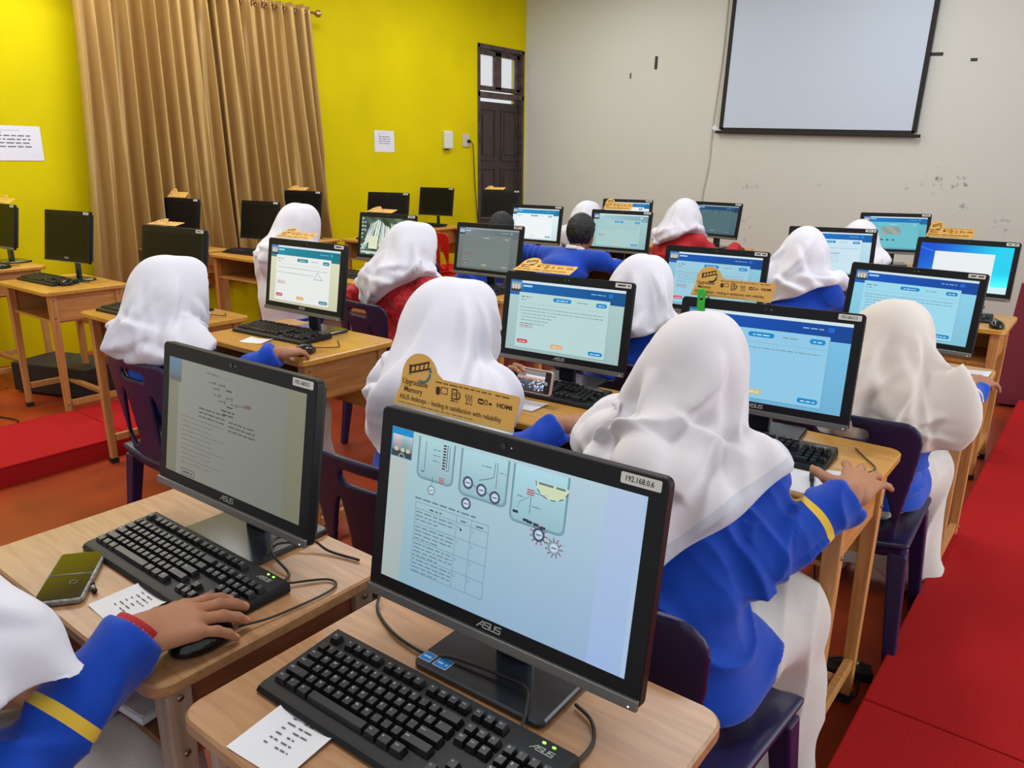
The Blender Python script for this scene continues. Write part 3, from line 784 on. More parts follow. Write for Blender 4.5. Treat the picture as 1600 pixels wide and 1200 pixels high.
# ------------------------------------------------------------------ plastic chair
CH = {}
def chair_meshes():
    def back(P):
        x, y, z = P[:, 0], P[:, 1], P[:, 2]
        dep = y - (-0.2 - 0.13 * (z - 0.42) + 0.55 * x * x)
        slab = np.abs(dep) - 0.0075
        hw = 0.17 + 0.04 * sstep(0.42, 0.8, z)
        Q = np.stack([x * 0.21 / hw, np.zeros_like(x), z], 1)
        out = sdbox(Q, (0, 0, 0.605), (0.21, 1.0, 0.215), 0.001)
        q = np.abs(Q[:, [0, 2]] - np.array([0, 0.605])) - (np.array([0.21, 0.215]) - 0.06)
        out = np.linalg.norm(np.maximum(q, 0), axis=1) + np.minimum(q.max(axis=1), 0) - 0.06
        hole = np.linalg.norm(np.stack([np.maximum(np.abs(x) - 0.055, 0), z - 0.765], 1), axis=1) - 0.017
        for s in (-1, 1):
            cx = s * (0.115 - 0.12 * (z - 0.5))
            leaf = np.maximum(np.abs(x - cx) - 0.045 * np.clip((0.70 - z) / 0.2, 0, 1) ** 0.7 * np.clip((z - 0.46) / 0.04, 0, 1), np.abs(z - 0.58) - 0.12)
            hole = np.minimum(hole, leaf)
        return smax(smax(slab, out, 0.008), -hole, 0.006)
    v, f = surfnet(back, (-0.24, -0.32, 0.36), (0.24, -0.1, 0.85), 0.0065); v = relax(v, f, 1)
    CH['backrest'] = np_mesh('backrest', v, f, M_CHAIR)
    def seat(P):
        q = P.copy(); q[:, 2] -= 0.02 * (P[:, 0] / 0.2) ** 2 - 0.01
        return np.minimum(sdbox(q, (0, 0, 0.43), (0.215, 0.215, 0.011), 0.01), np.maximum(sdbox(q, (0, 0, 0.415), (0.205, 0.205, 0.028), 0.02), -sdbox(q, (0, 0, 0.40), (0.19, 0.19, 0.03), 0.01)))
    v, f = surfnet(seat, (-0.24, -0.24, 0.36), (0.24, 0.24, 0.48), 0.0085)
    CH['seat'] = np_mesh('seat', v, f, M_CHAIR)
    for i, (sx, sy) in enumerate(((-1, -1), (1, -1), (1, 1), (-1, 1))):
        a = (sx * 0.185, sy * 0.18, 0.41); b = (sx * 0.215, sy * 0.225, 0.0)
        m = MB()
        vs = []
        for p, w in ((b, 0.016), (a, 0.026)):
            for ux, uy in ((-1, -1), (1, -1), (1, 1), (-1, 1)): vs.append((p[0] + ux * w, p[1] + uy * w, p[2]))
        m.add(vs, [(3, 2, 1, 0), (4, 5, 6, 7), (0, 1, 5, 4), (1, 2, 6, 5), (2, 3, 7, 6), (3, 0, 4, 7)])
        CH['leg%d' % i] = m.mesh('leg', M_CHAIR)
def make_chair(label, x, y, yaw=0.0, mat_=None, group='moulded plastic chairs', sz=1.0):
    if not CH: chair_meshes()
    t = thing('plastic_chair', label, 'chair', (x, y, 0), yaw, group); t.scale = (sz, sz, sz)
    for k in ('backrest', 'seat', 'leg0', 'leg1', 'leg2', 'leg3'):
        me = CH[k]
        if mat_ is not None:
            key = k + mat_.name
            if key not in CH:
                CH[key] = me.copy(); CH[key].materials.clear(); CH[key].materials.append(mat_)
            me = CH[key]
        o = link(k.rstrip('0123'), me, t)
        if k.startswith('leg'):
            bv = o.modifiers.new('bevel', 'BEVEL'); bv.width = 0.006; bv.segments = 2
    return t
# ------------------------------------------------------------------ people
def skin_mat():
    m = print_mat('skin', 0.55); b = m.node_tree.nodes['Principled BSDF']
    b.inputs['Subsurface Weight'].default_value = 0.08; b.inputs['Subsurface Radius'].default_value = (0.008, 0.003, 0.0015)
    tc = m.node_tree.nodes.new('ShaderNodeTexCoord'); n = m.node_tree.nodes.new('ShaderNodeTexNoise'); n.inputs['Scale'].default_value = 260
    bp = m.node_tree.nodes.new('ShaderNodeBump'); bp.inputs['Strength'].default_value = 0.12; bp.inputs['Distance'].default_value = 0.003
    m.node_tree.links.new(tc.outputs['Object'], n.inputs['Vector']); m.node_tree.links.new(n.outputs['Fac'], bp.inputs['Height']); m.node_tree.links.new(bp.outputs['Normal'], b.inputs['Normal'])
    return m
M_SKIN = skin_mat()
M_JBLUE = attr_stripe_mat('jacket_blue', (8, 66, 178), (232, 196, 66), 0.0085)
M_JBLUEW = attr_stripe_mat('jacket_blue_pale_tape', (10, 72, 184), (214, 206, 190), 0.005)
M_JPLAIN = mat('jacket_blue_plain', (10, 66, 180), 0.75, spec=0.2, bump=0.05, bscale=500, sheen=0.2)
M_JRED = mat('batik_red', (168, 22, 28), 0.7, var=0.3, vscale=60, bump=0.15, bscale=200)
M_JREDP = mat('shirt_red', (186, 26, 34), 0.7, bump=0.2, bscale=200)
M_HIJ = attr_stripe_mat('scarf_white', (222, 220, 224), (200, 203, 213), 0.045, rough=0.85, attr='hem', bump=0.05, bscale=600, soft=0.001)
M_HIJW = attr_stripe_mat('scarf_cool_white', (222, 223, 233), (212, 213, 224), 0.004, rough=0.85, attr='hem', bump=0.05, bscale=600, soft=0.001)
M_HIJC = attr_stripe_mat('scarf_cream', (220, 212, 204), (208, 200, 194), 0.004, rough=0.85, attr='hem', bump=0.05, bscale=600, soft=0.001)
M_SKIRT = mat('skirt_white', (206, 202, 196), 0.85, bump=0.15, bscale=300, var=0.03)
M_SKIRTD = mat('skirt_dark', (34, 34, 44), 0.85)
M_SOCK = mat('sock_grey_white', (196, 186, 178), 0.9, bump=0.2, bscale=500)
M_HAIR = mat('hair_black', (14, 13, 14), 0.45, bump=0.5, bscale=120, stretch=(3, 3, 0.6))
M_GOLD = mat('button_gold', (206, 170, 70), 0.3, 0.8)

def rotx(v, a):
    c, s = math.cos(a), math.sin(a); return np.array([v[0], v[1] * c - v[2] * s, v[1] * s + v[2] * c])
def hand_mesh(W, fwd, dorsal, side, pose, res=0.0032, size=1.0, skin=(172, 122, 92), back=None):
    """five-fingered hand: wrist at W, fingers toward fwd, back of the hand toward dorsal; side +1 right, -1 left"""
    Y = np.array(fwd, float); Y /= np.linalg.norm(Y); Z = np.array(dorsal, float); Z -= Y * (Z @ Y); Z /= np.linalg.norm(Z); X = np.cross(Y, Z)
    bk = np.array([0, -0.045, -0.002])
    if back is not None: b_ = np.array([back @ X * side, back @ Y, back @ Z]); bk = b_ * 0.05
    curl = pose.get('curl', [(14, 26, 16)] * 4); spread = pose.get('spread', (-8, -2, 4, 11)); th = pose.get('thumb', ((-0.62, 0.7, -0.25), (-0.25, 0.95, -0.15)))
    base = [(-0.0285, 0.083, 0.0), (-0.0095, 0.087, 0.003), (0.0095, 0.084, 0.002), (0.0275, 0.075, -0.002)]
    ln = [(0.036, 0.022, 0.018), (0.040, 0.026, 0.019), (0.037, 0.024, 0.018), (0.029, 0.018, 0.016)]
    rad = [0.0084, 0.0087, 0.0083, 0.0073]
    segs = []; tips = []
    for i in range(4):
        p = np.array(base[i]); a = 0
        sp = math.radians(spread[i]); d0 = np.array([math.sin(sp), math.cos(sp), 0])
        pts = [p]
        for k in range(3):
            a -= math.radians(curl[i][k]); d = np.array([d0[0] * math.cos(a), d0[1] * math.cos(a), math.sin(a)])
            p = p + d * ln[i][k]; pts.append(p)
        segs.append((pts, rad[i])); tips.append((pts[-1], d))
    t0 = np.array([-0.022, 0.022, -0.004]); d1 = np.array(th[0]); d1 /= np.linalg.norm(d1); d2 = np.array(th[1]); d2 /= np.linalg.norm(d2)
    tp = [t0, t0 + d1 * 0.042, t0 + d1 * 0.042 + d2 * 0.030, t0 + d1 * 0.042 + (d2 * 0.8 + d1 * 0.2) * 0.052]
    def f(P):
        d = None
        for i, (pts, r) in enumerate(segs):
            m = rc(P, (base[i][0] * 0.55, 0.004, -0.003), pts[0], 0.0165, 0.0118)
            d = m if d is None else smin(d, m, 0.012)
        d = smin(d, rc(P, bk, (0, 0.010, -0.002), 0.0225, 0.0225), 0.02)
        d = smin(d, rc(P, t0, tp[1], 0.0165, 0.0115), 0.014); 
        ff = None
        for pts, r in segs:
            g = rc(P, pts[0], pts[1], r * 1.12, r * 1.02)
            g = smin(g, rc(P, pts[1], pts[2], r * 1.05, r * 0.93), 0.003); g = smin(g, rc(P, pts[2], pts[3], r * 0.95, r * 0.76), 0.003)
            ff = g if ff is None else np.minimum(ff, g)
        g = smin(rc(P, tp[1], tp[2], 0.0108, 0.0098), rc(P, tp[2], tp[3], 0.0098, 0.0078), 0.004)
        d = smin(d, g, 0.006)
        return smin(d, ff, 0.007)
    v, fc = surfnet(f, (-0.1, -0.09, -0.11), (0.09, 0.2, 0.075), res)
    v = relax(v, fc, 1, 0.3)
    col = np.tile(np.array(lin(skin)), (len(v), 1))
    for i, (tpp, d) in enumerate(tips + [(tp[3], d2)]):
        r = rad[i] if i < 4 else 0.0088
        n = np.array([0, -d[2], d[1]]) if i < 4 else np.array([-0.35, 0, 0.9]); n = n / np.linalg.norm(n)
        c0 = tpp - d * r * 0.15 + n * r * 0.75
        m = np.linalg.norm((v - c0) * np.array([1.15, 0.85, 1]), axis=1) < r * 0.78
        col[m] = lin([min(255, skin[0] * 1.16 + 6), skin[1] * 1.12, skin[2] * 1.12])
    # darker creases on the knuckles
    for pts, r in segs:
        for q in pts[1:3]:
            w = np.exp(-(np.linalg.norm(v - q - np.array([0, 0, r * 0.9]), axis=1) / 0.006) ** 2)[:, None]; col[:, :3] *= (1 - 0.22 * w)
    v = v * size
    v[:, 0] *= side
    if side < 0: fc = fc[:, ::-1]; X = np.cross(Y, Z)
    Wd = np.array(W) + v[:, :1] * X + v[:, 1:2] * Y + v[:, 2:3] * Z
    return Wd, fc, col

def person(name, label, head, hip, yaw=0.0, R=None, L=None, jacket=None, scarf=None, skirt=None, hem=(0.75, 0.0, 0.5, 0.80), seed=1, res=0.011, boy=False,
           skin=(172, 122, 92), shoulder=0.155, folds=(7, 0.010, 0.8), step=None, stripe=0.10, hres=0.0032, turn=0.0, tilt=0.0, group=None, shr=(0, 0), armw=1.0, capearm=0.85, tent=1.0, skirtfar=None, cut=-0.012, extra=(), neckr=(0.094, 0.104), neckdx=0.0, capek=0.075, drape=(), hips=1.0, kl=None):
    """head=(x,y,top of head), hip=(x,y): world; R/L=(wrist, forward, dorsal, pose)"""
    root = thing(name, label, 'person', (hip[0], hip[1], 0), yaw, group)
    inv = Matrix.Rotation(-yaw, 4, 'Z') @ Matrix.Translation((-hip[0], -hip[1], 0)); rot = Matrix.Rotation(-yaw, 3, 'Z')
    loc = lambda p: np.array(inv @ Vector(p)); dirl = lambda p: np.array(rot @ Vector(p))
    rng = np.random.RandomState(seed)
    H = np.array([0, 0, 0.53])
    hc = loc((head[0], head[1], head[2] - 0.136))
    N = np.array([hc[0] * 0.9, hc[1] - 0.05, hc[2] - 0.15])
    if boy: N = np.array([hc[0], hc[1] - 0.075, hc[2] - 0.115])
    Cc = H * 0.36 + N * 0.64 + np.array([0, -0.035, 0]); Md = H * 0.7 + N * 0.3 + np.array([0, -0.04, 0])
    S = {}
    for s, sh in ((1, shr[0]), (-1, shr[1])): S[s] = N + np.array([s * shoulder, -0.005 + sh, -0.045])
    E, Wr = {}, {}
    for s, A in ((1, R), (-1, L)):
        w = loc(A[0]) if A else np.array([s * 0.10, max(S[s][1] + 0.10, 0.27), 0.62])
        d = w - S[s]; D = np.linalg.norm(d); u, l = 0.265, 0.235
        if D > u + l - 0.005: k = D / (u + l - 0.005); u *= k; l *= k
        a = (u * u - l * l + D * D) / (2 * D); hh = math.sqrt(max(u * u - a * a, 0)); dn = d / D
        pole = np.array(dirl(A[4])) if A and len(A) > 4 else np.array([s * 0.55, -0.25, -1.0])
        pole = pole - dn * (pole @ dn); pole /= np.linalg.norm(pole)
        E[s] = S[s] + dn * a + pole * hh; Wr[s] = w
        if A and len(A) > 5: E[s] = loc(A[5])
    sc = (0.74, 1, 1)
    def torso(P, o=0.0):
        d = rc(P, H + (0, 0.0, -0.02), Md, 0.118 * hips + o, 0.104 * hips + o, sc)
        d = smin(d, rc(P, Md, Cc, 0.104 + o, 0.108 + o, sc), 0.06)
        d = smin(d, rc(P, Cc, N + (0, 0, -0.07), 0.108 + o, 0.07 + o, sc), 0.07)
        return smin(d, rc(P, S[1], S[-1], 0.054 + o, 0.054 + o), 0.07)
    def arm(P, s, o=0.0, frac=1.0):
        e = E[s] if frac == 1 else S[s] + (E[s] - S[s]) * frac
        d = rc(P, S[s], e, 0.053 * armw + o, 0.047 * armw + o)
        if frac == 1: d = smin(d, rc(P, E[s], Wr[s], 0.047 * armw + o, 0.037 * armw + o), 0.03)
        return d
    # ---- body: head, neck, trunk, limbs
    V, F, K = [], [], []
    nb = 0
    skc = np.array(lin(skin))
    def put(v, f, c):
        nonlocal nb
        V.append(v); F.append(f + nb); K.append(c); nb += len(v)
    Rt = Matrix.Rotation(-turn, 3, 'Z') @ Matrix.Rotation(-tilt, 3, 'X')
    Rn = np.array(Rt)
    def headf(P):
        Q = (P - hc) @ Rn.astype(np.float32)
        d = smin(ell(Q, (0, -0.006, 0.008), (0.074, 0.094, 0.106)), ell(Q, (0, 0.026, -0.048), (0.056, 0.062, 0.066)), 0.035)
        d = smin(d, rc(Q, (0, 0.092, 0.006), (0, 0.106, -0.026), 0.007, 0.0125), 0.014)
        d = smin(d, rc(Q, (-0.013, 0.098, -0.031), (0.013, 0.098, -0.031), 0.007, 0.007), 0.008)
        for s in (-1, 1):
            d = smax(d, -ell(Q, (s * 0.031, 0.099, 0.004), (0.018, 0.012, 0.011)), 0.012)
            d = np.minimum(d, ell(Q, (s * 0.031, 0.077, 0.004), (0.0125, 0.0125, 0.0125)))
            d = smin(d, ell(Q, (s * 0.075, -0.004, -0.01), (0.008, 0.018, 0.03)), 0.006)
        d = smin(d, ell(Q, (0, 0.086, -0.06), (0.022, 0.011, 0.006)), 0.006); d = smin(d, ell(Q, (0, 0.084, -0.07), (0.018, 0.01, 0.006)), 0.006)
        d = smin(d, rc(P, hc + (0, -0.02, -0.05), N + (0, -0.005, -0.04), 0.049, 0.056), 0.03)
        return d
    v, f = surfnet(headf, hc - (0.13, 0.15, 0.22), hc + (0.13, 0.15, 0.13), 0.0052)
    v = relax(v, f, 1, 0.3); Q = (v - hc) @ Rn
    col = np.tile(skc, (len(v), 1))
    def paint(m, c): col[m] = lin(c)
    for s in (-1, 1):
        e = np.linalg.norm((Q - (s * 0.031, 0.088, 0.004)) * (1, 0.4, 1.7), axis=1)
        paint((e < 0.0135) & (Q[:, 1] > 0.07), (226, 222, 216))
        paint((np.linalg.norm((Q - (s * 0.031, 0.09, 0.004))[:, [0, 2]], axis=1) < 0.006) & (Q[:, 1] > 0.075), (26, 18, 14))
        paint((np.abs(Q[:, 0] - s * 0.033) < 0.02) & (np.abs(Q[:, 2] - 0.027 - 0.1 * s * (Q[:, 0] - s * 0.033) * -1) < 0.0042) & (Q[:, 1] > 0.06), (30, 22, 18))
    paint((np.abs(Q[:, 0]) < 0.023) & (np.abs(Q[:, 2] + 0.065) < 0.0095 * np.sqrt(np.clip(1 - (Q[:, 0] / 0.024) ** 2, 0, 1))) & (Q[:, 1] > 0.07), (150, 84, 80))
    put(v, f, col)
    def trunk(P):
        d = torso(P, -0.014)
        for s in (1, -1): d = smin(d, arm(P, s, -0.012), 0.02)
        for s in (1, -1):
            d = smin(d, rc(P, H + (s * 0.085, 0.02, -0.02), knee[s], 0.078, 0.055), 0.04)
            d = smin(d, rc(P, knee[s], ank[s], 0.05, 0.034), 0.02)
        return d
    wide = hips; knee = {s: np.array([s * 0.11 * wide, 0.40, 0.475]) for s in (1, -1)}; ank = {s: np.array([s * 0.12, 0.40, 0.08]) for s in (1, -1)}
    if skirtfar:
        for s in (1, -1): knee[s] = np.array(skirtfar[s][0]); ank[s] = np.array(skirtfar[s][1])
    pts = np.array([H, N, hc, S[1], S[-1], E[1], E[-1], Wr[1], Wr[-1], knee[1], knee[-1], ank[1], ank[-1]])
    lo = pts.min(0) - 0.2; hi = pts.max(0) + 0.2
    lo[2] = 0.03; hi[2] = N[2] + 0.05
    v, f = surfnet(trunk, lo, hi, 0.016); put(v, f, np.tile(skc, (len(v), 1)))
    for s, A in ((1, R), (-1, L)):
        if A:
            fw = dirl(A[1]); do = dirl(A[2]); ps = A[3]
        else:
            fw = np.array([-s * 0.15, 1, -0.05]); do = np.array([0, 0.1, 1]); ps = {}
        v, f, c = hand_mesh(Wr[s], fw, do, s, ps, hres if A else 0.005, ps.get('size', 0.95), skin, (E[s] - Wr[s]) / np.linalg.norm(E[s] - Wr[s])); put(v, f, c)
    me = np_mesh('body', np.concatenate(V), np.concatenate(F), M_SKIN, attrs={'Col': np.concatenate(K)})
    link('body', me, root)
    # ---- jacket
    hemz = 0.49
    def jack(P):
        d = torso(P, 0.008)
        for s in (1, -1): d = smin(d, arm(P, s, 0.006), 0.035)
        if not boy:
            for s in (1, -1): d = smin(d, rc(P, H + (s * 0.078 * wide, 0.0, -0.035), H + (s * 0.09 * wide, 0.12, -0.02), 0.112, 0.108), 0.05)
            low = (P[:, 1] - 0.10) - (P[:, 2] - hemz) * 0.95
            d = np.where(P[:, 2] < hemz + 0.16, smax(d, low * 0.72, 0.006), d)
        d = smax(d, hemz - P[:, 2], 0.004)
        for s in (1, -1):
            a = (Wr[s] - E[s]) / np.linalg.norm(Wr[s] - E[s]); t = (P - Wr[s]) @ a.astype(np.float32)
            near = np.linalg.norm(P - Wr[s], axis=1) < 0.12
            d = np.where(near, np.maximum(d - 0.005 * np.clip(1 + t / 0.05, 0, 1), t + cut), d)
        return np.maximum(d, P[:, 2] - (N[2] + 0.015))
    lo = pts[:9].min(0) - 0.16; hi = pts[:9].max(0) + 0.16; lo[2] = hemz - 0.03; hi[2] = N[2] + 0.05
    lo[2] = min(lo[2], min(E[1][2], E[-1][2]) - 0.09)
    v, f = surfnet(jack, lo, hi, res * 0.9)
    v = relax(v, f, 2); n = vnormals(v, f)
    st = np.full(len(v), 1.0); wr = np.zeros(len(v))
    for s in (1, -1):
        a = E[s] - Wr[s]; ll = np.linalg.norm(a); a /= ll
        q = v - Wr[s]; t = q @ a; rad = np.linalg.norm(q - t[:, None] * a, axis=1)
        m = (rad < 0.085) & (t > -0.03) & (t < ll)
        st[m] = np.abs(t[m] - stripe - 0.12 * (v[m, 0] - Wr[s][0]) * 0)
        w = np.exp(-((t - ll) / 0.09) ** 2) * (rad < 0.12)
        bb_ = np.cross(a, [0.3, 0.2, 1.0]); bb_ /= np.linalg.norm(bb_); phi = np.arctan2(q @ np.cross(a, bb_), q @ bb_)
        wr += w * (0.011 * (1 - np.abs(np.sin(t * 46 + 1.1 * np.sin(phi + seed) + 2.2 * vnoise(v, 8, seed)))) ** 1.6 - 0.004)
        fa = (rad < 0.085) * sstep(-0.01, 0.03, t) * (t < ll)
        wr += fa * (0.010 * (1 - np.abs(np.sin(t * 24 + 1.3 * phi + 4 * vnoise(v, 8, seed + 5)))) ** 2 - 0.002)
        up_ = S[s] - E[s]; lu = np.linalg.norm(up_); up_ /= lu; q2 = v - E[s]; t2 = q2 @ up_; r2 = np.linalg.norm(q2 - t2[:, None] * up_, axis=1)
        wr += (r2 < 0.085) * sstep(0, 0.05, t2) * sstep(lu, lu * 0.7, t2) * (0.009 * (1 - np.abs(np.sin(t2 * 26 + 3.2 * v[:, 0] * 9 + 4 * vnoise(v, 7, seed + 8)))) ** 2 - 0.003)
    below = sstep(N[2] - 0.02, N[2] - 0.2, v[:, 2])
    g = np.abs(np.sin(9 * v[:, 2] * 3.2 + 6 * v[:, 0] + 7 * vnoise(v, 6, seed)))
    wr += below * (0.016 * (1 - g) ** 1.8 - 0.004) * (st > 0.5)
    wr *= sstep(0.0, 0.05, v[:, 2] - hemz - 0.01)
    v = v + n * wr[:, None]
    link('jacket' if jacket in (M_JBLUE, M_JBLUEW, M_JPLAIN) else 'shirt', np_mesh('jacket', v, f, jacket, attrs={'stripe': st}), root)
    # ---- skirt or trousers
    def sk(P):
        k = 0.11 if not boy else 0.03; o = 0.036 if not boy else 0.012
        d = rc(P, H + (0, -0.01, -0.03), H + (0, 0.03, -0.03), 0.108, 0.112, (0.72, 1, 1))
        for s in (1, -1):
            d = smin(d, rc(P, H + (s * 0.075 * wide, 0.06, -0.03), knee[s], 0.078 * wide + 0.3 * o, 0.064 + o), 0.05)
        e = None
        for s in (1, -1):
            q = rc(P, knee[s], ank[s], 0.06 + o, (0.075 if not boy else 0.05) + o); e = q if e is None else smin(e, q, k)
        d = smin(d, e, 0.05)
        d = smax(d, 0.445 - P[:, 2] - 9 * np.clip(P[:, 1] - 0.21, 0, 1), 0.02) if not skirtfar else d
        return np.maximum(d, 0.07 - P[:, 2])
    pk = np.array([H, knee[1], knee[-1], ank[1], ank[-1]]); lo = pk.min(0) - 0.22; hi = pk.max(0) + 0.2; lo[2] = 0.03; hi[2] = 0.72
    v, f = surfnet(sk, lo, hi, res); v = relax(v, f, 2); n = vnormals(v, f)
    am = sstep(0.62, 0.3, v[:, 2])
    ph = 15 * (v[:, 0] + 0.5 * v[:, 1]) * 2.2 + 7 * vnoise(v, 4, seed)
    v = v + n * ((0.014 * am + 0.004) * ((1 - np.abs(np.sin(ph))) ** 1.4 - 0.3))[:, None]
    link('skirt' if not boy else 'trousers', np_mesh('skirt', v, f, skirt or (M_SKIRT if not boy else M_SKIRTD)), root)
    for s in (1, -1):
        sf = lambda P: smin(rc(P, ank[s] + (0, 0, 0.06), ank[s] + (0, 0, -0.02), 0.042, 0.042), rc(P, ank[s] + (0, -0.03, -0.035), ank[s] + (0, 0.12, -0.045), 0.042, 0.032), 0.03)
        v, f = surfnet(lambda P: np.maximum(sf(P), 0.002 - P[:, 2]), ank[s] - (0.08, 0.1, 0.1), ank[s] + (0.08, 0.19, 0.12), 0.012)
        link('sock', np_mesh('sock', v, f, M_SOCK), root)
    if boy:
        def hair(P):
            Q = (P - hc) @ Rn.astype(np.float32)
            d = ell(Q, (0, -0.012, 0.012), (0.084, 0.104, 0.112))
            lim = -0.075 + 0.11 * sstep(-0.03, 0.05, Q[:, 1]) + 0.05 * sstep(0.05, 0.1, Q[:, 1])
            d = smax(d, lim - Q[:, 2], 0.01)
            d = smax(d, -ell(Q, (0, 0.1, -0.02), (0.066, 0.07, 0.085)), 0.01)
            return d
        v, f = surfnet(hair, hc - 0.15, hc + 0.15, 0.006); n = vnormals(v, f); Q = v - hc
        th = np.arctan2(Q[:, 0], Q[:, 1])
        v = v + n * (0.009 * vnoise(np.stack([th * 9, Q[:, 2] * 18, Q[:, 1] * 12], 1), 1.6, seed) + 0.005 * (vnoise(v, 90, seed) - 0.5))[:, None]
        link('hair', np_mesh('hair', v, f, M_HAIR), root)
        cf = lambda P: np.maximum(np.abs(rc(P, N + (0, -0.004, 0.0), N + (0, 0.008, 0.05), 0.062, 0.056)) - 0.004, np.abs(P[:, 2] - N[2] - 0.015 - 0.3 * (N[1] - P[:, 1])) - 0.013)
        v, f = surfnet(cf, N - 0.11, N + 0.11, 0.006); link('collar', np_mesh('collar', v, f, M_PAPER), root, label='white shirt collar')
        return root, dict(S=S, E=E, W=Wr, N=N, hc=hc, inv=inv)
    # ---- head scarf
    za, xa, kk, zf = hem
    def hemz_(P):
        b = za + np.where(P[:, 0] > xa, kk, kk if kl is None else kl) * np.abs(P[:, 0] - xa); fr = zf + 0.35 * np.abs(P[:, 0])
        w = sstep(N[1] - 0.02, N[1] + 0.06, P[:, 1]); return b * (1 - w) + np.minimum(fr, b + 0.08) * w
    def hij(P):
        Q = (P - hc) @ Rn.astype(np.float32)
        d = ell(Q, (0, -0.014, 0.0), (0.106, 0.126, 0.135))
        d = smin(d, ell(Q, (0, 0.070, 0.004), (0.089, 0.082, 0.118)), 0.03)
        d = smin(d, ell(Q, (0, 0.03, -0.07), (0.076, 0.08, 0.07)), 0.05)
        d = smin(d, rc(P, hc + (neckdx, -0.025, -0.05), N + (neckdx, -0.014, 0.0), neckr[0], neckr[1]), 0.07)
        if tent: d = smin(d, rc(P, hc + (0, -0.045, -0.02), Cc + (0, -0.055, 0.12), 0.078 * tent, 0.11 * tent, (0.8, 1, 1)), 0.08)
        d = smin(d, rc(P, hc + (0, 0.03, -0.1), N + (0, 0.075, -0.10), 0.07, 0.08), 0.06)
        cp = torso(P, 0.024)
        for s in (1, -1): cp = smin(cp, arm(P, s, 0.024, capearm), 0.06)
        d = smin(d, cp, capek)
        for (qa, qb, ra_, rb_) in drape: d = smin(d, rc(P, loc(qa), loc(qb), ra_, rb_), 0.05)
        d = smax(d, -ell(Q, (0, 0.128, -0.012), (0.062, 0.075, 0.086)), 0.012)
        return smax(d, hemz_(P) - P[:, 2], 0.006)
    lo = np.minimum(np.minimum(S[1], S[-1]), hc) - (0.17, 0.22, 0.2); hi = np.maximum(np.maximum(S[1], S[-1]), hc) + (0.17, 0.2, 0.2)
    for s in (1, -1): lo = np.minimum(lo, E[s] - 0.1); hi = np.maximum(hi, E[s] + 0.1)
    lo[1] = min(lo[1], Md[1] - 0.18)
    for (qa, qb, ra_, rb_) in drape: lo = np.minimum(lo, loc(qb) - 0.12); hi = np.maximum(hi, loc(qb) + 0.12)
    lo[2] = min(za, zf) - 0.03; hi[2] = hc[2] + 0.18
    v, f = surfnet(hij, lo, hi, res * 0.85); v = relax(v, f, 2); n = vnormals(v, f)
    Q = v - hc; nf, am, sw = folds
    th = np.arctan2(Q[:, 0], -Q[:, 1] + 0.02); t = np.clip((0.10 - Q[:, 2]) / 0.34, 0, 1.6)
    U = np.stack([th * 0.125, v[:, 2]], 1); dsp = np.zeros(len(v))
    side = -1 if rng.rand() < 0.5 else 1
    lines = []
    for i in range(nf * 3):
        t0 = rng.uniform(-1.9, 1.9); kind_ = rng.rand()
        z0 = hc[2] + rng.uniform(-0.10, 0.11); z1 = N[2] - rng.uniform(0.10, 0.34)
        t1 = t0 * rng.uniform(0.5, 1.25) + sw * rng.uniform(-0.35, 0.75) * side
        lines.append((t0, z0, t1, z1, rng.uniform(-0.25, 0.25), am * rng.uniform(0.5, 1.25), rng.uniform(0.013, 0.030)))
    for i in range(nf):                                     # slanting drapes round the neck
        t0 = rng.uniform(-1.7, 1.7); z0 = N[2] + rng.uniform(-0.02, 0.09); lines.append((t0, z0, t0 + rng.choice([-1, 1]) * rng.uniform(0.6, 1.3), z0 - rng.uniform(0.03, 0.12), rng.uniform(-0.1, 0.1), am * rng.uniform(0.6, 1.1), rng.uniform(0.012, 0.022)))
    for (t0, z0, t1, z1, bend, A_, w_) in lines + list(extra):
        best = np.full(len(v), 9.0); sg = np.zeros(len(v)); par = np.zeros(len(v)); px = None
        for kk_ in range(9):
            s_ = kk_ / 8; c_ = np.array([(t0 + (t1 - t0) * s_ + bend * math.sin(PI * s_)) * 0.125, z0 + (z1 - z0) * s_])
            if px is not None:
                e_ = c_ - px; L_ = e_ @ e_ + 1e-9; h_ = np.clip((U - px) @ e_ / L_, 0, 1); df = U - px - h_[:, None] * e_; dd = np.linalg.norm(df, axis=1)
                m_ = dd < best; best[m_] = dd[m_]; sg[m_] = np.sign(e_[0] * df[:, 1] - e_[1] * df[:, 0])[m_]; par[m_] = (s_ - 0.125 + 0.125 * h_)[m_]
            px = c_
        ww = np.where(sg * side > 0, w_ * 0.42, w_ * 1.25)
        env = np.sin(PI * np.clip(par, 0, 1)) ** 0.9
        dsp += A_ * env * (np.exp(-(best / ww) ** 2) - 0.35 * np.exp(-((best - w_ * 0.9) / (w_ * 0.7)) ** 2) * (sg * side > 0))
    lowm = sstep(0.0, 0.07, hc[2] + 0.11 - v[:, 2]); dsp *= 1.25 * (0.15 + 0.85 * lowm)
    dsp += 0.005 * (vnoise(v, 13, seed) - 0.5) + 0.006 * (vnoise(v * (1, 1, 0.5), 6, seed + 4) - 0.5)
    if step:
        zc, wd, amt, sk_ = step
        x = Q[:, 0]; zz = hc[2] + zc - 3.6 * (x - 0.035) ** 2 + sk_ * x
        bm = sstep(0.03, -0.05, Q[:, 1]) * sstep(wd, wd * 0.6, np.abs(x))
        up = sstep(-0.004, 0.005, v[:, 2] - zz) * sstep(0.10, 0.01, v[:, 2] - zz)
        dn_ = sstep(0.0, -0.008, v[:, 2] - zz) * sstep(-0.06, -0.008, v[:, 2] - zz)
        dsp += bm * (amt * up - 0.7 * amt * dn_)
    hd = v[:, 2] - hemz_(v)
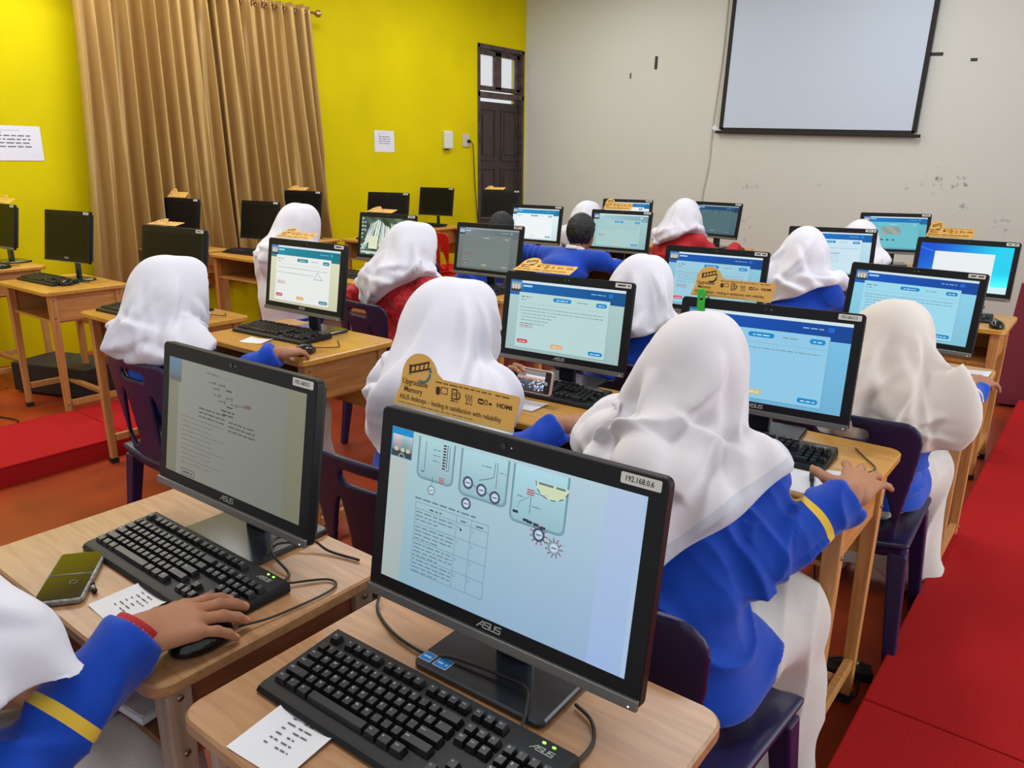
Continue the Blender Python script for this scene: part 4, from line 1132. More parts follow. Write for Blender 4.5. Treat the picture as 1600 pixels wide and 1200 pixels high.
    dsp = dsp * sstep(0.0, 0.02, hd) + 0.006 * sstep(0.12, 0.0, hd) * np.sin(26 * v[:, 0] + 19 * v[:, 1] + seed)
    v = v + n * dsp[:, None]
    link('headscarf', np_mesh('headscarf', v, f, scarf, attrs={'hem': np.abs(hd)}), root)
    return root, dict(S=S, E=E, W=Wr, N=N, hc=hc, inv=inv)
# ================================================================== THE ROOM
sc = bpy.context.scene
XW, YW, XR, YN, ZC = -6.4, 8.46, 2.6, -1.6, 3.6
M_YEL = mat('paint_yellow', (210, 194, 0), 0.7, var=0.035, vscale=1.3, bump=0.06, bscale=90, spec=0.12)
M_CRM = mat('paint_cream', (206, 203, 190), 0.8, var=0.02, vscale=0.9, bump=0.05, bscale=80, spec=0.2)
M_FLR = mat('floor_orange', (148, 56, 21), 0.40, var=0.16, vscale=2.2, spec=0.35)
M_CEIL = mat('ceiling_white', (225, 225, 220), 0.9)
M_RED = mat('carpet_red', (180, 33, 35), 0.95, var=0.10, vscale=220, bump=0.5, bscale=700, spec=0.1)
M_DRK = mat('door_dark_brown', (58, 47, 46), 0.5, var=0.15, vscale=6, stretch=(8, 8, 1))
M_FRM = mat('frame_dark_brown', (70, 56, 54), 0.55, var=0.3, vscale=14)
def stain_wall():
    m = mat('wall_cream_stained', (206, 203, 190), 0.8, spec=0.2, bump=0.05, bscale=80)
    nt = m.node_tree; b = nt.nodes['Principled BSDF']; tc = nt.nodes.new('ShaderNodeTexCoord')
    n = nt.nodes.new('ShaderNodeTexNoise'); n.inputs['Scale'].default_value = 17; n.inputs['Detail'].default_value = 5
    nt.links.new(tc.outputs['Object'], n.inputs['Vector'])
    acc = None
    for (x, z, r, s) in ((-1.5, 1.37, 0.16, 0.9), (-1.29, 1.32, 0.13, 1.0), (-1.25, 1.1, 0.10, 0.8), (-3.41, 0.68, 0.12, 1.2), (-3.33, 0.87, 0.1, 1.0), (-3.38, 1.3, 0.14, 0.55), (-3.2, 1.31, 0.09, 0.6), (-2.57, 1.3, 0.05, .7), (-1.75, 1.3, 0.04, .9), (-0.9, 0.95, 0.12, .8), (-5.2, 1.72, .06, .5), (-1.35, 2.3, .05, .6)):
        d = nt.nodes.new('ShaderNodeVectorMath'); d.operation = 'DISTANCE'; d.inputs[1].default_value = (x, YW, z)
        nt.links.new(tc.outputs['Object'], d.inputs[0])
        mr = nt.nodes.new('ShaderNodeMapRange'); mr.inputs['From Min'].default_value = 0; mr.inputs['From Max'].default_value = r; mr.inputs['To Min'].default_value = s; mr.inputs['To Max'].default_value = 0
        nt.links.new(d.outputs['Value'], mr.inputs['Value'])
        if acc is None: acc = mr.outputs['Result']
        else:
            a = nt.nodes.new('ShaderNodeMath'); a.operation = 'MAXIMUM'; nt.links.new(acc, a.inputs[0]); nt.links.new(mr.outputs['Result'], a.inputs[1]); acc = a.outputs[0]
    r = nt.nodes.new('ShaderNodeMapRange'); r.inputs['From Min'].default_value = 0.57; r.inputs['From Max'].default_value = 0.66
    nt.links.new(n.outputs['Fac'], r.inputs['Value'])
    mu = nt.nodes.new('ShaderNodeMath'); mu.operation = 'MULTIPLY'; mu.use_clamp = True; nt.links.new(acc, mu.inputs[0]); nt.links.new(r.outputs['Result'], mu.inputs[1])
    n2 = nt.nodes.new('ShaderNodeTexNoise'); n2.inputs['Scale'].default_value = 0.8; nt.links.new(tc.outputs['Object'], n2.inputs['Vector'])
    rp = nt.nodes.new('ShaderNodeValToRGB'); rp.color_ramp.elements[0].color = lin((204, 208, 202)); rp.color_ramp.elements[1].color = lin((212, 214, 206)); nt.links.new(n2.outputs['Fac'], rp.inputs['Fac'])
    mx = nt.nodes.new('ShaderNodeMix'); mx.data_type = 'RGBA'; mx.inputs[7].default_value = lin((92, 90, 88))
    nt.links.new(rp.outputs['Color'], mx.inputs[6]); nt.links.new(mu.outputs[0], mx.inputs[0]); nt.links.new(mx.outputs[2], b.inputs['Base Color'])
    return m
def struct(name, mb, m, parent=None, **k):
    o = part(name, mb, m, parent, **k)
    if not parent: o['kind'] = 'structure'
    return o
struct('floor', MB().box(((XW + XR) / 2, (YW + YN) / 2, -0.06), (XR - XW + 0.4, YW - YN + 0.4, 0.12)), M_FLR)
struct('ceiling', MB().box(((XW + XR) / 2, (YW + YN) / 2, ZC + 0.05), (XR - XW + 0.4, YW - YN + 0.4, 0.1)), M_CEIL)
DY0, DY1, DZ, TZ0, TZ1 = 7.51, 8.42, 2.21, 2.31, 2.84
wl = MB()
wl.box((XW - 0.1, (YN + DY0) / 2, ZC / 2), (0.2, DY0 - YN, ZC)); wl.box((XW - 0.1, (DY0 + DY1) / 2, (TZ1 + ZC) / 2), (0.2, DY1 - DY0, ZC - TZ1)); wl.box((XW - 0.1, (DY1 + YW) / 2 + 0.1, ZC / 2), (0.2, YW - DY1 + 0.2, ZC))
struct('wall_left', wl, M_YEL)
struct('wall_far', MB().box(((XW + XR) / 2, YW + 0.1, ZC / 2), (XR - XW, 0.2, ZC)), stain_wall())
# door, frame and fanlight
d = MB(); d.box((XW - 0.07, (DY0 + DY1) / 2, DZ / 2), (0.04, DY1 - DY0 - 0.09, DZ - 0.01))
for yc in (DY0 + 0.24, DY1 - 0.24):
    for z0, z1 in ((0.15, 0.72), (0.80, 1.42), (1.52, 2.12)):
        for (cy, cz, wy, wz) in ((yc, z0, 0.30, 0.025), (yc, z1, 0.30, 0.025), (yc - 0.15, (z0 + z1) / 2, 0.025, z1 - z0), (yc + 0.15, (z0 + z1) / 2, 0.025, z1 - z0)): d.box((XW - 0.045, cy, cz), (0.02, wy, wz))
        d.box((XW - 0.047, yc, (z0 + z1) / 2), (0.016, 0.19, z1 - z0 - 0.12))
dr = struct('door_1', d, M_DRK, bevel=0.004)
part('door_handle', MB().tube([(XW - 0.04, DY0 + 0.09, 1.02), (XW + 0.03, DY0 + 0.09, 1.02), (XW + 0.03, DY0 + 0.19, 1.02)], 0.01), mat('handle_steel', (150, 150, 150), 0.3, 0.9), dr)
fr = MB()
for yc in (DY0 + 0.02, DY1 - 0.02): fr.box((XW - 0.06, yc, TZ1 / 2), (0.14, 0.045, TZ1))
fr.box((XW - 0.06, (DY0 + DY1) / 2, TZ1 - 0.02), (0.14, DY1 - DY0, 0.05)); fr.box((XW - 0.06, (DY0 + DY1) / 2, (DZ + TZ0) / 2 + 0.02), (0.14, DY1 - DY0, 0.06))
struct('trim_1', fr, M_FRM, bevel=0.004)
w = MB()
for y0, y1 in ((DY0 + 0.04, DY0 + 0.44), (DY0 + 0.44, DY1 - 0.04)):
    for (cy, cz, wy, wz) in (((y0 + y1) / 2, TZ0 + 0.05, y1 - y0, 0.05), ((y0 + y1) / 2, TZ1 - 0.08, y1 - y0, 0.05), (y0 + 0.03, (TZ0 + TZ1) / 2, 0.06, TZ1 - TZ0 - 0.08), (y1 - 0.03, (TZ0 + TZ1) / 2, 0.06, TZ1 - TZ0 - 0.08)): w.box((XW - 0.06, cy, cz), (0.05, wy, wz))
wi = struct('window_1', w, M_FRM, bevel=0.003)
gm = mat('pane_glass', (240, 245, 250), 0.05); gb = gm.node_tree.nodes['Principled BSDF']; gb.inputs['Alpha'].default_value = 0.12
part('window_pane', MB().box((XW - 0.065, DY0 + 0.24, (TZ0 + TZ1) / 2 - 0.01), (0.006, 0.30, TZ1 - TZ0 - 0.14)), gm, wi)
part('window_pane', MB().box((XW - 0.065, (DY0 + DY1) / 2 + 0.2, (TZ0 + TZ1) / 2 - 0.01), (0.006, 0.34, TZ1 - TZ0 - 0.14)), gm, wi)

# curtain on a rod
M_SATIN = mat('satin_gold_brown', (186, 151, 90), 0.32, spec=0.6, sheen=0.1, bump=0.1, bscale=120, stretch=(1, 1, 4))
M_SATIN.node_tree.nodes['Principled BSDF'].inputs['Metallic'].default_value = 0.4
M_ROD = mat('rod_brushed_gold', (196, 160, 120), 0.3, 0.8)
def curtain(y0, y1, yb0, yb1, n, seed, label):
    rng = random.Random(seed); ph = [rng.uniform(-.9, .9) for _ in range(n + 2)]; am = [rng.uniform(0.6, 1.25) for _ in range(n + 2)]
    NX, NZ = n * 14, 46; v = []; f = []
    for j in range(NZ + 1):
        t = j / NZ
        for i in range(NX + 1):
            u = i / NX; k = u * n; ki = int(min(k, n - 1)); fr_ = k - ki
            A = (0.062 + 0.024 * t) * (am[ki] * (1 - fr_) + am[ki + 1] * fr_)
            wob = (ph[ki] * (1 - fr_) + ph[ki + 1] * fr_) * t * 1.1
            s = math.sin(2 * PI * k + wob + 0.5 * math.sin(3 * t + ki)); x = math.copysign(abs(s) ** 0.62, s) * A
            x += 0.014 * math.sin(4 * PI * k + 3 * t + ph[ki] * 4) * (0.3 + t)
            zt = 2.84 - 0.0 * u; zb = 0.42 + 0.02 * math.sin(9 * u)
            y = (y0 + (y1 - y0) * u) * (1 - t ** 1.3) + (yb0 + (yb1 - yb0) * u) * t ** 1.3
            v.append((XW + 0.15 + x + 0.02 * t + (0.03 * t if seed == 9 else 0), y + 0.018 * math.sin(2 * PI * k + 1.2 + wob), zt + (zb - zt) * t))
    for j in range(NZ):
        for i in range(NX):
            a = j * (NX + 1) + i; f.append((a, a + 1, a + NX + 2, a + NX + 1))
    m = MB(); m.add(v, f, 0, True)
    t = thing('curtain', label, 'curtain', (0, 0, 0)); o = part('curtain_fabric', m, M_SATIN, t)
    so = o.modifiers.new('thick', 'SOLIDIFY'); so.thickness = 0.003
    for k in range(n):
        for q in (0.25, 0.75):
            yy = y0 + (y1 - y0) * (k + q) / n
            g = MB(); g.tube([(XW + 0.15 + 0.032 * math.cos(a) * 0.4, yy + 0.010 * math.cos(a), 2.80 + 0.032 * math.sin(a)) for a in [2 * PI * i / 14 for i in range(15)]], 0.007, 6)
            part('eyelet_ring', g, M_ROD, t)
    return t
curtain(2.84, 3.96, 2.72, 4.05, 10, 4, 'gold-brown satin curtain panel, left half of the closed pair')
curtain(3.93, 4.92, 3.97, 5.08, 9, 9, 'gold-brown satin curtain panel, right half beside the bare yellow wall')
t = thing('curtain_rod', 'thin golden curtain rod with round finial above the satin curtains', 'curtain rod', (XW + 0.15, 2.58, 2.80))
part('rod', MB().tube([(0, 0, 0), (0, 2.44, 0)], 0.012, 12), M_ROD, t); part('finial', MB().sphere((0, 2.48, 0), 0.034, 14, 10), M_ROD, t)
for yy in (0.1, 2.36): part('bracket', MB().tube([(-0.15, yy, 0), (0, yy, 0)], 0.009, 8), M_ROD, t)

# papers, dispenser, socket on the yellow wall
def wall_paper(y0, y1, z0, z1, label, seed, rot=0.0):
    k = Canvas(); rnd = random.Random(seed); w, h = y1 - y0, z1 - z0
    k.rect(0, 0, w, h, (222, 224, 234), 1)
    k.rect(w * 0.2, h * 0.86, w * 0.62, h * 0.868, (150, 90, 90), 2)
    for i in range(4):
        k.words(w * 0.22, w * 0.8, h * (0.70 - 0.105 * i), h * 0.055, (70, 72, 80), 2, rnd); k.rect(w * 0.06, h * (0.705 - 0.105 * i), w * 0.10, h * (0.722 - 0.105 * i), (120, 120, 125), 2)
    k.words(w * 0.2, w * 0.3, h * 0.79, h * 0.04, (110, 110, 118), 2, rnd)
    M = Matrix(((0, 0, 1, 0), (1, 0, 0, 0), (0, 1, 0, 0), (0, 0, 0, 1)))
    o = link('notice_paper', k.mesh('notice_paper', PRINT, M), None, (XW + 0.003, y0, z0), (rot, 0, 0)); setp(o, label, 'paper notice')
wall_paper(2.20, 2.565, 1.475, 1.715, 'white printed notice on the yellow wall left of the curtain', 3)
wall_paper(5.83, 6.115, 1.585, 1.805, 'white printed notice on the yellow wall right of the curtain', 5)
t = thing('wall_dispenser', 'small white box fixed to the yellow wall near the door', 'dispenser', (XW, 6.95, 1.735))
part('dispenser_body', MB().box((0.025, 0, 0), (0.05, 0.14, 0.20)), mat('plastic_white', (214, 214, 208), 0.45), t, bevel=0.014); part('dispenser_nozzle', MB().box((0.03, -0.03, -0.105), (0.03, 0.04, 0.014)), M_RUB, t)
t = thing('power_socket', 'beige wall socket with black plugged cord beside the dark door', 'socket', (XW, 7.285, 1.74))
M_IVO = mat('plastic_ivory', (196, 190, 170), 0.5)
part('socket_plate', MB().box((0.008, 0, 0), (0.016, 0.12, 0.15)), M_IVO, t, bevel=0.004)
part('plug', MB().box((0.03, 0.03, -0.01), (0.03, 0.03, 0.035)), M_RUB, t)
part('cord', MB().tube(smooth_path([(0.045, 0.04, -0.01), (0.04, 0.09, -0.06), (0.03, 0.12, -0.25), (0.025, 0.15, -0.6), (0.025, 0.18, -0.85), (0.03, 0.2, -1.05)]), 0.006, 6), M_CORD, t)

# projection screen and wall marks
t = thing('projection_screen', 'pull-down projection screen with black border on the cream wall', 'projection screen', (-2.71, YW - 0.05, 1.80), 0); t.rotation_euler = (0, 0.033, 0)
M_SCR = mat('projection_white', (196, 211, 228), 0.7, spec=0.15)
part('screen_fabric', MB().box((0, 0, 0.72), (1.90, 0.004, 1.36)), M_SCR, t)
b = MB(); b.box((-0.968, -0.001, 0.74), (0.045, 0.006, 1.42)); b.box((0.968, -0.001, 0.74), (0.045, 0.006, 1.42)); b.box((0, -0.001, 0.028), (1.94, 0.006, 0.04)); part('black_border', b, M_RUB, t)
part('bottom_bar', MB().box((0, -0.002, 0.0), (2.06, 0.03, 0.03)), M_RUB, t, bevel=0.006); part('housing', MB().box((0, 0.0, 1.47), (2.1, 0.08, 0.08)), M_IVO, t, bevel=0.01)
for sx in (-0.6, 0.6): part('hanger_bracket', MB().box((sx, 0.03, 1.5), (0.04, 0.05, 0.06)), M_RUB, t)
tp = mat('black_tape', (40, 38, 38), 0.6)
for (x, z, w_, h_, lb) in ((-4.54, 2.595, 0.035, 0.14, 'longer vertical black tape strip on the cream wall left of the screen'), (-4.865, 2.476, 0.016, 0.06, 'tiny vertical black mark on the cream wall nearest the door corner'),
                           (-1.66, 2.488, 0.12, 0.03, 'black tape strip touching the right edge of the projection screen'), (-1.343, 2.42, 0.055, 0.026, 'short black tape strip on the wall well right of the screen')):
    o = part('tape_strip', MB().box((0, -0.001, 0), (w_, 0.002, h_)), tp, None, (x, YW - 0.001, z), (0, 0.05 if w_ > h_ else 0.02, 0)); setp(o, lb, 'tape', 'black tape strips on the cream wall')
o = part('paper_tag', MB().box((0, 0, 0), (0.10, 0.002, 0.05)), M_PAPER, None, (-3.745, YW - 0.02, 1.865), (0, 0.6, 0)); setp(o, 'small white paper tag at the lower left corner of the projection screen', 'tag')
o = part('wall_cable', MB().tube(smooth_path([(-3.72, YW - 0.008, 3.3), (-3.74, YW - 0.008, 2.6), (-3.79, YW - 0.008, 1.9), (-3.80, YW - 0.008, 1.5), (-3.85, YW - 0.008, 1.15), (-3.87, YW - 0.008, 0.8)]), 0.006, 6), mat('cable_cream', (186, 182, 168), 0.6), None); setp(o, 'thin cream cable running down the wall left of the projection screen', 'cable')

# red carpeted platforms
def platform(x0, x1, y0, y1, label, h=0.10):
    t = thing('carpeted_platform', label, 'platform', ((x0 + x1) / 2, (y0 + y1) / 2, 0), 0, 'red carpeted platforms in the aisles')
    part('carpet_top', MB().box((0, 0, h - 0.006), (x1 - x0 - 0.004, y1 - y0 - 0.004, 0.012)), M_RED, t, bevel=0.004)
    part('platform_box', MB().box((0, 0, (h - 0.012) / 2), (x1 - x0 - 0.006, y1 - y0 - 0.006, h - 0.012)), M_RED, t)
platform(-0.34, 1.5, -0.4, 2.012, 'nearest red carpeted platform along the right aisle, in the lower right corner')
platform(-0.34, 1.5, 2.012, 4.42, 'middle red carpeted platform of the right aisle, beyond the first seam')
platform(-0.34, 1.5, 4.42, 5.6, 'far red carpeted platform at the right edge beside the maroon cloth')
platform(-4.60, -3.95, -0.7, 1.80, 'red carpeted platform in the left aisle, longer and nearer piece')
platform(-4.60, -3.95, 1.80, 2.12, 'short end piece of the red platform in the left aisle')
# maroon cloth covered table far right
M_MAR = mat('cloth_maroon', (112, 14, 38), 0.75, sheen=0.4, bump=0.15, bscale=200)
t = thing('covered_table', 'table hidden under a floor-length maroon cloth at the right edge', 'table', (0.1, 6.2, 0))
NX = 120; v = []; f = []
hw, hd, hz = 0.55, 0.45, 0.80
per = []
for i in range(NX):
    a = 2 * PI * i / NX; ca, sa = math.cos(a), math.sin(a); k = 1 / max(abs(ca) / hw, abs(sa) / hd); per.append((ca * k, sa * k, a))
for z, g in ((hz, 0.0), (hz - 0.02, 0.02), (0.55, 0.5), (0.3, 0.8), (0.02, 1.0)):
    for (x, y, a) in per:
        q = 1 + g * (0.03 + 0.035 * math.sin(a * 22)); v.append((x * q, y * q, z))
for j in range(4):
    for i in range(NX): f.append((j * NX + i, j * NX + (i + 1) % NX, (j + 1) * NX + (i + 1) % NX, (j + 1) * NX + i))
f.append(tuple(range(NX)))
m = MB(); m.add(v, f, 0, True); part('tablecloth', m, M_MAR, t, sharp=50)
part('table_frame', MB().box((0, 0, 0.39), (0.9, 0.7, 0.76)), M_LEGW, t)

# ================================================================== DESKS AND COMPUTERS
G = (124, 130, 126)
ST = {
 # key: desk(x, front y, z, w), monitor(x, y, z, yaw), ui, palette
 'M6': ((-0.612, 0.425, 0.77, 0.60), (-0.612, 0.735, 0.84, 0.03), ui_bio, None),
 'M5': ((-1.297, 0.425, 0.77, 0.65), (-1.281, 0.746, 0.84, 0.018), ui_doc, None),
 'M13': ((-0.66, 1.70, 0.77, 0.60), (-0.712, 1.993, 0.84, 0.088), ui_exam, U(bg=(120, 190, 228), card=(146, 204, 234), head=(0, 76, 170), lines=1, box=0, red=(146, 204, 234), org=(214, 196, 120))),
 'C2': ((-1.325, 1.70, 0.77, 0.66), (-1.418, 2.074, 0.84, 0.075), ui_exam, U(bg=(172, 202, 200), card=(188, 218, 218), head=(0, 92, 160), lines=6)),
 'R3': ((-0.595, 2.87, 0.765, 0.62), (-0.598, 3.19, 0.833, -0.13), ui_exam, U(bg=(140, 208, 234), card=(160, 220, 240), head=(0, 78, 176), lines=5)),
 'R4': ((-0.66, 4.18, 0.765, 0.62), (-0.645, 4.68, 0.829, -0.05), ui_win, None),
 'C3': ((-1.42, 2.95, 0.77, 0.65), (-1.419, 3.25, 0.84, 0.015), ui_exam, U(bg=(140, 196, 216), card=(158, 208, 226), head=(0, 80, 168), lines=5)),
 'C4': ((-1.38, 4.50, 0.765, 0.65), (-1.345, 4.76, 0.847, 0.24), ui_exam, U(bg=(190, 226, 242), card=(206, 234, 246), head=(0, 110, 196), lines=1, fig='table', btn=0, box=0)),
 'R5': ((-1.36, 6.14, 0.77, 0.65), (-1.36, 6.40, 0.857, 0.34), ui_exam, U(bg=(96, 184, 200), card=(108, 194, 206), head=(0, 118, 190), lines=0, fig='photo', btn=0, box=0, pill=(108, 194, 206))),
 'L2': ((-2.60, 1.66, 0.80, 0.70), (-2.630, 1.955, 0.883, 0.018), ui_exam, U(bg=(220, 220, 190), card=(236, 240, 238), head=(0, 132, 152), pill=(20, 130, 150), fig='triangle', lines=1, text=(150, 155, 158))),
 'L4': ((-2.90, 3.20, 0.785, 0.66), (-2.90, 3.46, 0.855, 0.03), ui_exam, U(bg=(112, 122, 120), card=(120, 131, 129), head=(112, 124, 128), pill=(122, 132, 132), bar=(150, 166, 170), lines=3, text=(104, 114, 114), red=(120, 78, 76), org=(140, 134, 108))),
 'L3': ((-3.66, 3.03, 0.80, 0.66), (-3.66, 3.375, 0.882, 0.048), ui_fall, None),
 'L5': ((-2.87, 4.62, 0.80, 0.65), (-2.875, 4.92, 0.872, 0.047), ui_exam, U(bg=(160, 198, 200), card=(170, 208, 208), head=(150, 190, 200), lines=3, text=(140, 175, 180), red=(170, 208, 208), org=(200, 190, 160))),
 'L6': ((-3.68, 4.69, 0.80, 0.65), (-3.68, 4.985, 0.875, 0.035), ui_exam, U(bg=(225, 242, 250), card=(244, 250, 252), head=(0, 140, 200), pill=(120, 175, 190), lines=0, red=(236, 226, 220), org=(240, 225, 205), box=0)),
 'L7': ((-3.58, 5.95, 0.80, 0.65), (-3.58, 6.24, 0.885, 0.1), ui_exam, U(bg=(225, 242, 250), card=(244, 250, 252), head=(0, 120, 190), pill=(70, 110, 140), lines=0, box=0, btn=0)),
 'C5': ((-2.80, 6.10, 0.80, 0.65), (-2.80, 6.40, 0.883, -0.22), ui_exam, U(bg=(76, 108, 118), card=(80, 112, 120), head=(24, 72, 112), pill=(30, 66, 100), bar=(150, 180, 190), lines=2, text=(70, 100, 110), red=(110, 90, 96), org=(80, 112, 120), box=0)),
 'W3': ((-3.56, 1.62, 0.785, 0.72), (-3.555, 1.90, 0.890, 0.09), None, None),
 'W2': ((-4.93, 1.74, 0.785, 0.66), (-4.95, 2.02, 0.90, 0.155), None, None),
 'W5': ((-5.20, 3.28, 0.80, 0.66), (-5.38, 3.64, 0.89, 0.12), None, None),
 'W7': ((-5.22, 4.60, 0.82, 0.65), (-5.24, 4.88, 0.93, 0.2), None, None),
 'W9': ((-5.35, 6.25, 0.82, 0.65), (-5.33, 6.60, 0.91, 0.25), None, None),
 'W1': ((-5.98, 1.72, 0.80, 0.62), (-6.05, 2.05, 0.90, 0.05), None, None),
 'W4': ((-5.96, 3.10, 0.80, 0.62), (-5.97, 3.32, 0.90, 0.12), None, None),
 'W6': ((-5.98, 4.25, 0.80, 0.62), (-5.94, 4.48, 0.932, 0.15), None, None),
 'W8': ((-5.98, 6.00, 0.82, 0.62), (-5.99, 6.30, 0.925, 0.15), None, None),
}
WHO = {
 'M6': 'nearest the viewer, showing cell diagrams', 'M5': 'in the left foreground, showing a grey document', 'M13': 'with the bright green clip on top',
 'C2': 'before the person holding a phone', 'R3': 'before the cream-scarfed person by the right aisle', 'R4': 'at far right showing a blank window on blue',
 'C3': 'directly behind the green-clip computer', 'C4': 'before the person below the projection screen', 'R5': 'showing a small picture on teal, back right',
 'L2': 'with teal page header, before the leftmost person', 'L4': 'with faded grey page, before the red-shirted person', 'L3': 'showing a waterfall picture, left of centre',
 'L5': 'with pale page, before the dark-haired person', 'L6': 'with bright white page, nearest the brown door', 'L7': 'half hidden in the back row near the corner',
 'C5': 'with dark teal page, in the back row', 'W3': 'dark, directly beyond the leftmost person', 'W2': 'dark, standing alone left of the leftmost person',
 'W5': 'dark, before the right half of the curtain', 'W7': 'dark, just above the waterfall computer', 'W9': 'dark, in front of the brown door',
 'W1': 'dark, cut by the left picture edge', 'W4': 'dark, before the left half of the curtain', 'W6': 'dark, at the right hem of the curtain', 'W8': 'dark, alone against the bare yellow wall'}
for i, (k, (dk, mo, ui, T)) in enumerate(ST.items()):
    off = k[0] == 'W'
    who = WHO[k]
    wd = who.split(',')
    make_desk('%s desk under the computer %s' % ('beige wooden' if k in ('M6', 'M5') else 'yellow wooden', who), dk[0], dk[1], dk[2], dk[3], front=k in ('M6', 'M5'))
    small = off and k not in ('W3', 'W2')
    make_computer('black desktop computer ' + who, mo[0], mo[1], mo[2], dk[2], mo[3], ui, T, W={'M6': 0.48, 'W2': 0.44, 'W5': 0.42, 'W4': 0.42}.get(k, 0.443 if small else 0.485), ip={'M6': '192.168.0.6', 'M5': '192.168.0.5', 'M13': '192.168.0.13'}.get(k, 'lines'),
                  logo=k in ('M6', 'M5', 'M13', 'L2', 'C2', 'W2'), style='flat' if k in ('W8', 'W9', 'W2', 'W5') else 'aio', seed=i + 3, H=0.30 if small else 0.302)

# keyboards and mice: (station, x, y, yaw)
def kdesk(k): return ST[k][0][2]
make_keyboard('black keyboard with lettered keys below the nearest computer', -0.637, 0.522, kdesk('M6'), 0.02, 1)
make_keyboard('black keyboard with shiny worn keys on the left foreground desk', -1.262, 0.556, kdesk('M5'), 0.0, 1)
KB = dict(M13=(-0.70, 1.845, 0.05), C2=(-1.42, 1.915, 0.05), R3=(-0.63, 3.0, 0.03), R4=(-0.66, 4.33, 0.03), L2=(-2.68, 1.81, 0.05), L3=(-3.68, 3.13, 0.05), L4=(-2.9, 3.29, 0.03), C3=(-1.40, 3.04, 0.03), C4=(-1.36, 4.6, 0.1),
          W2=(-5.02, 1.85, 0.05), W3=(-3.65, 1.69, 0.05), W5=(-5.28, 3.40, 0.05), W1=(-6.0, 1.79, 0.0), W8=(-5.98, 6.08, 0.05), W4=(-5.98, 3.13, 0.0), W6=(-5.98, 4.29, 0.05), L5=(-2.87, 4.7, 0.03), W7=(-5.2, 4.68, 0.03))
for k, (x, y, a) in KB.items(): make_keyboard('black keyboard of the computer ' + WHO[k], x, y, kdesk(k), a)
make_mouse('black mouse under the hand in the left foreground', -1.022, 0.535, kdesk('M5'), -0.12, cord=[(-1.0, 0.59, 0.785), (-0.99, 0.66, 0.776), (-0.985, 0.78, 0.774), (-1.02, 0.80, 0.774), (-1.07, 0.735, 0.776)])
make_mouse('black mouse under the hand of the large white-scarfed person', -0.385, 1.775, kdesk('M13'), 0.1, cord=[(-0.39, 1.82, 0.785), (-0.40, 1.92, 0.775), (-0.385, 1.99, 0.774), (-0.43, 2.06, 0.774), (-0.47, 2.12, 0.774)])
make_mouse('black mouse under the right hand of the person holding up a phone', -1.035, 1.80, kdesk('C2'), 0.1, cord=[(-1.04, 1.85, 0.785), (-1.06, 1.93, 0.775), (-1.10, 2.05, 0.774), (-1.16, 2.1, 0.774)])
make_mouse('glossy black mouse on the white sheet beside the cream-scarfed person', -0.368, 2.93, kdesk('R3'), 0.25, cord=[(-0.38, 2.98, 0.785), (-0.35, 3.06, 0.775), (-0.40, 3.16, 0.772), (-0.44, 3.2, 0.772)])
make_mouse('glossy black mouse on the unattended right desk with the blue desktop screen', -0.40, 4.25, kdesk('R4'), 0.2, cord=[(-0.41, 4.3, 0.78), (-0.40, 4.4, 0.772), (-0.44, 4.5, 0.772)])
make_mouse('black mouse under the hand of the leftmost person', -2.345, 1.75, kdesk('L2'), 0.1, cord=[(-2.35, 1.80, 0.815), (-2.32, 1.9, 0.805), (-2.42, 1.98, 0.804)])
make_mouse('black mouse on the desk directly beyond the leftmost person', -3.30, 1.90, kdesk('W3'), 0.3, cord=[(-3.31, 1.95, 0.80), (-3.27, 2.01, 0.79), (-3.35, 2.06, 0.788)])
make_mouse('black mouse on the desk alone left of the leftmost person', -4.80, 1.95, kdesk('W2'), 0.5, cord=[(-4.82, 2.0, 0.80), (-4.78, 2.06, 0.79), (-4.88, 2.12, 0.788)])
make_mouse('black mouse on the desk at the left picture edge', -5.72, 1.95, kdesk('W1'), 0.4, cord=[(-5.74, 2.0, 0.815), (-5.8, 2.08, 0.805)])
make_mouse('black mouse near the left curtain-side dark computer', -5.70, 3.33, kdesk('W4'), 0.4)
# cable of the nearest keyboard lying over the stand
o = part('cable', MB().tube(smooth_path([(-0.905, 0.80, 0.785), (-0.875, 0.765, 0.774), (-0.80, 0.735, 0.774), (-0.72, 0.728, 0.776), (-0.68, 0.735, 0.787), (-0.60, 0.745, 0.790), (-0.55, 0.745, 0.790), (-0.525, 0.715, 0.788), (-0.515, 0.69, 0.776), (-0.50, 0.672, 0.779)]), 0.0026, 8), M_CORD); setp(o, 'black cable lying across the stand of the nearest computer', 'cable', 'loose black cables')
o = part('cable', MB().tube(smooth_path([(-0.485, 0.775, 0.776), (-0.452, 0.762, 0.776), (-0.43, 0.735, 0.774), (-0.425, 0.70, 0.774), (-0.43, 0.675, 0.775)]), 0.0026, 8), M_CORD); setp(o, 'short black cable beside the right end of the nearest keyboard', 'cable', 'loose black cables')
o = part('cable', MB().tube(smooth_path([(-1.07, 0.72, 0.778), (-1.09, 0.745, 0.776), (-1.16, 0.76, 0.787), (-1.2, 0.80, 0.789), (-1.15, 0.84, 0.787), (-1.1, 0.845, 0.776), (-1.03, 0.86, 0.774)]), 0.0026, 8), M_CORD); setp(o, 'black cable across the stand of the left foreground computer', 'cable', 'loose black cables')
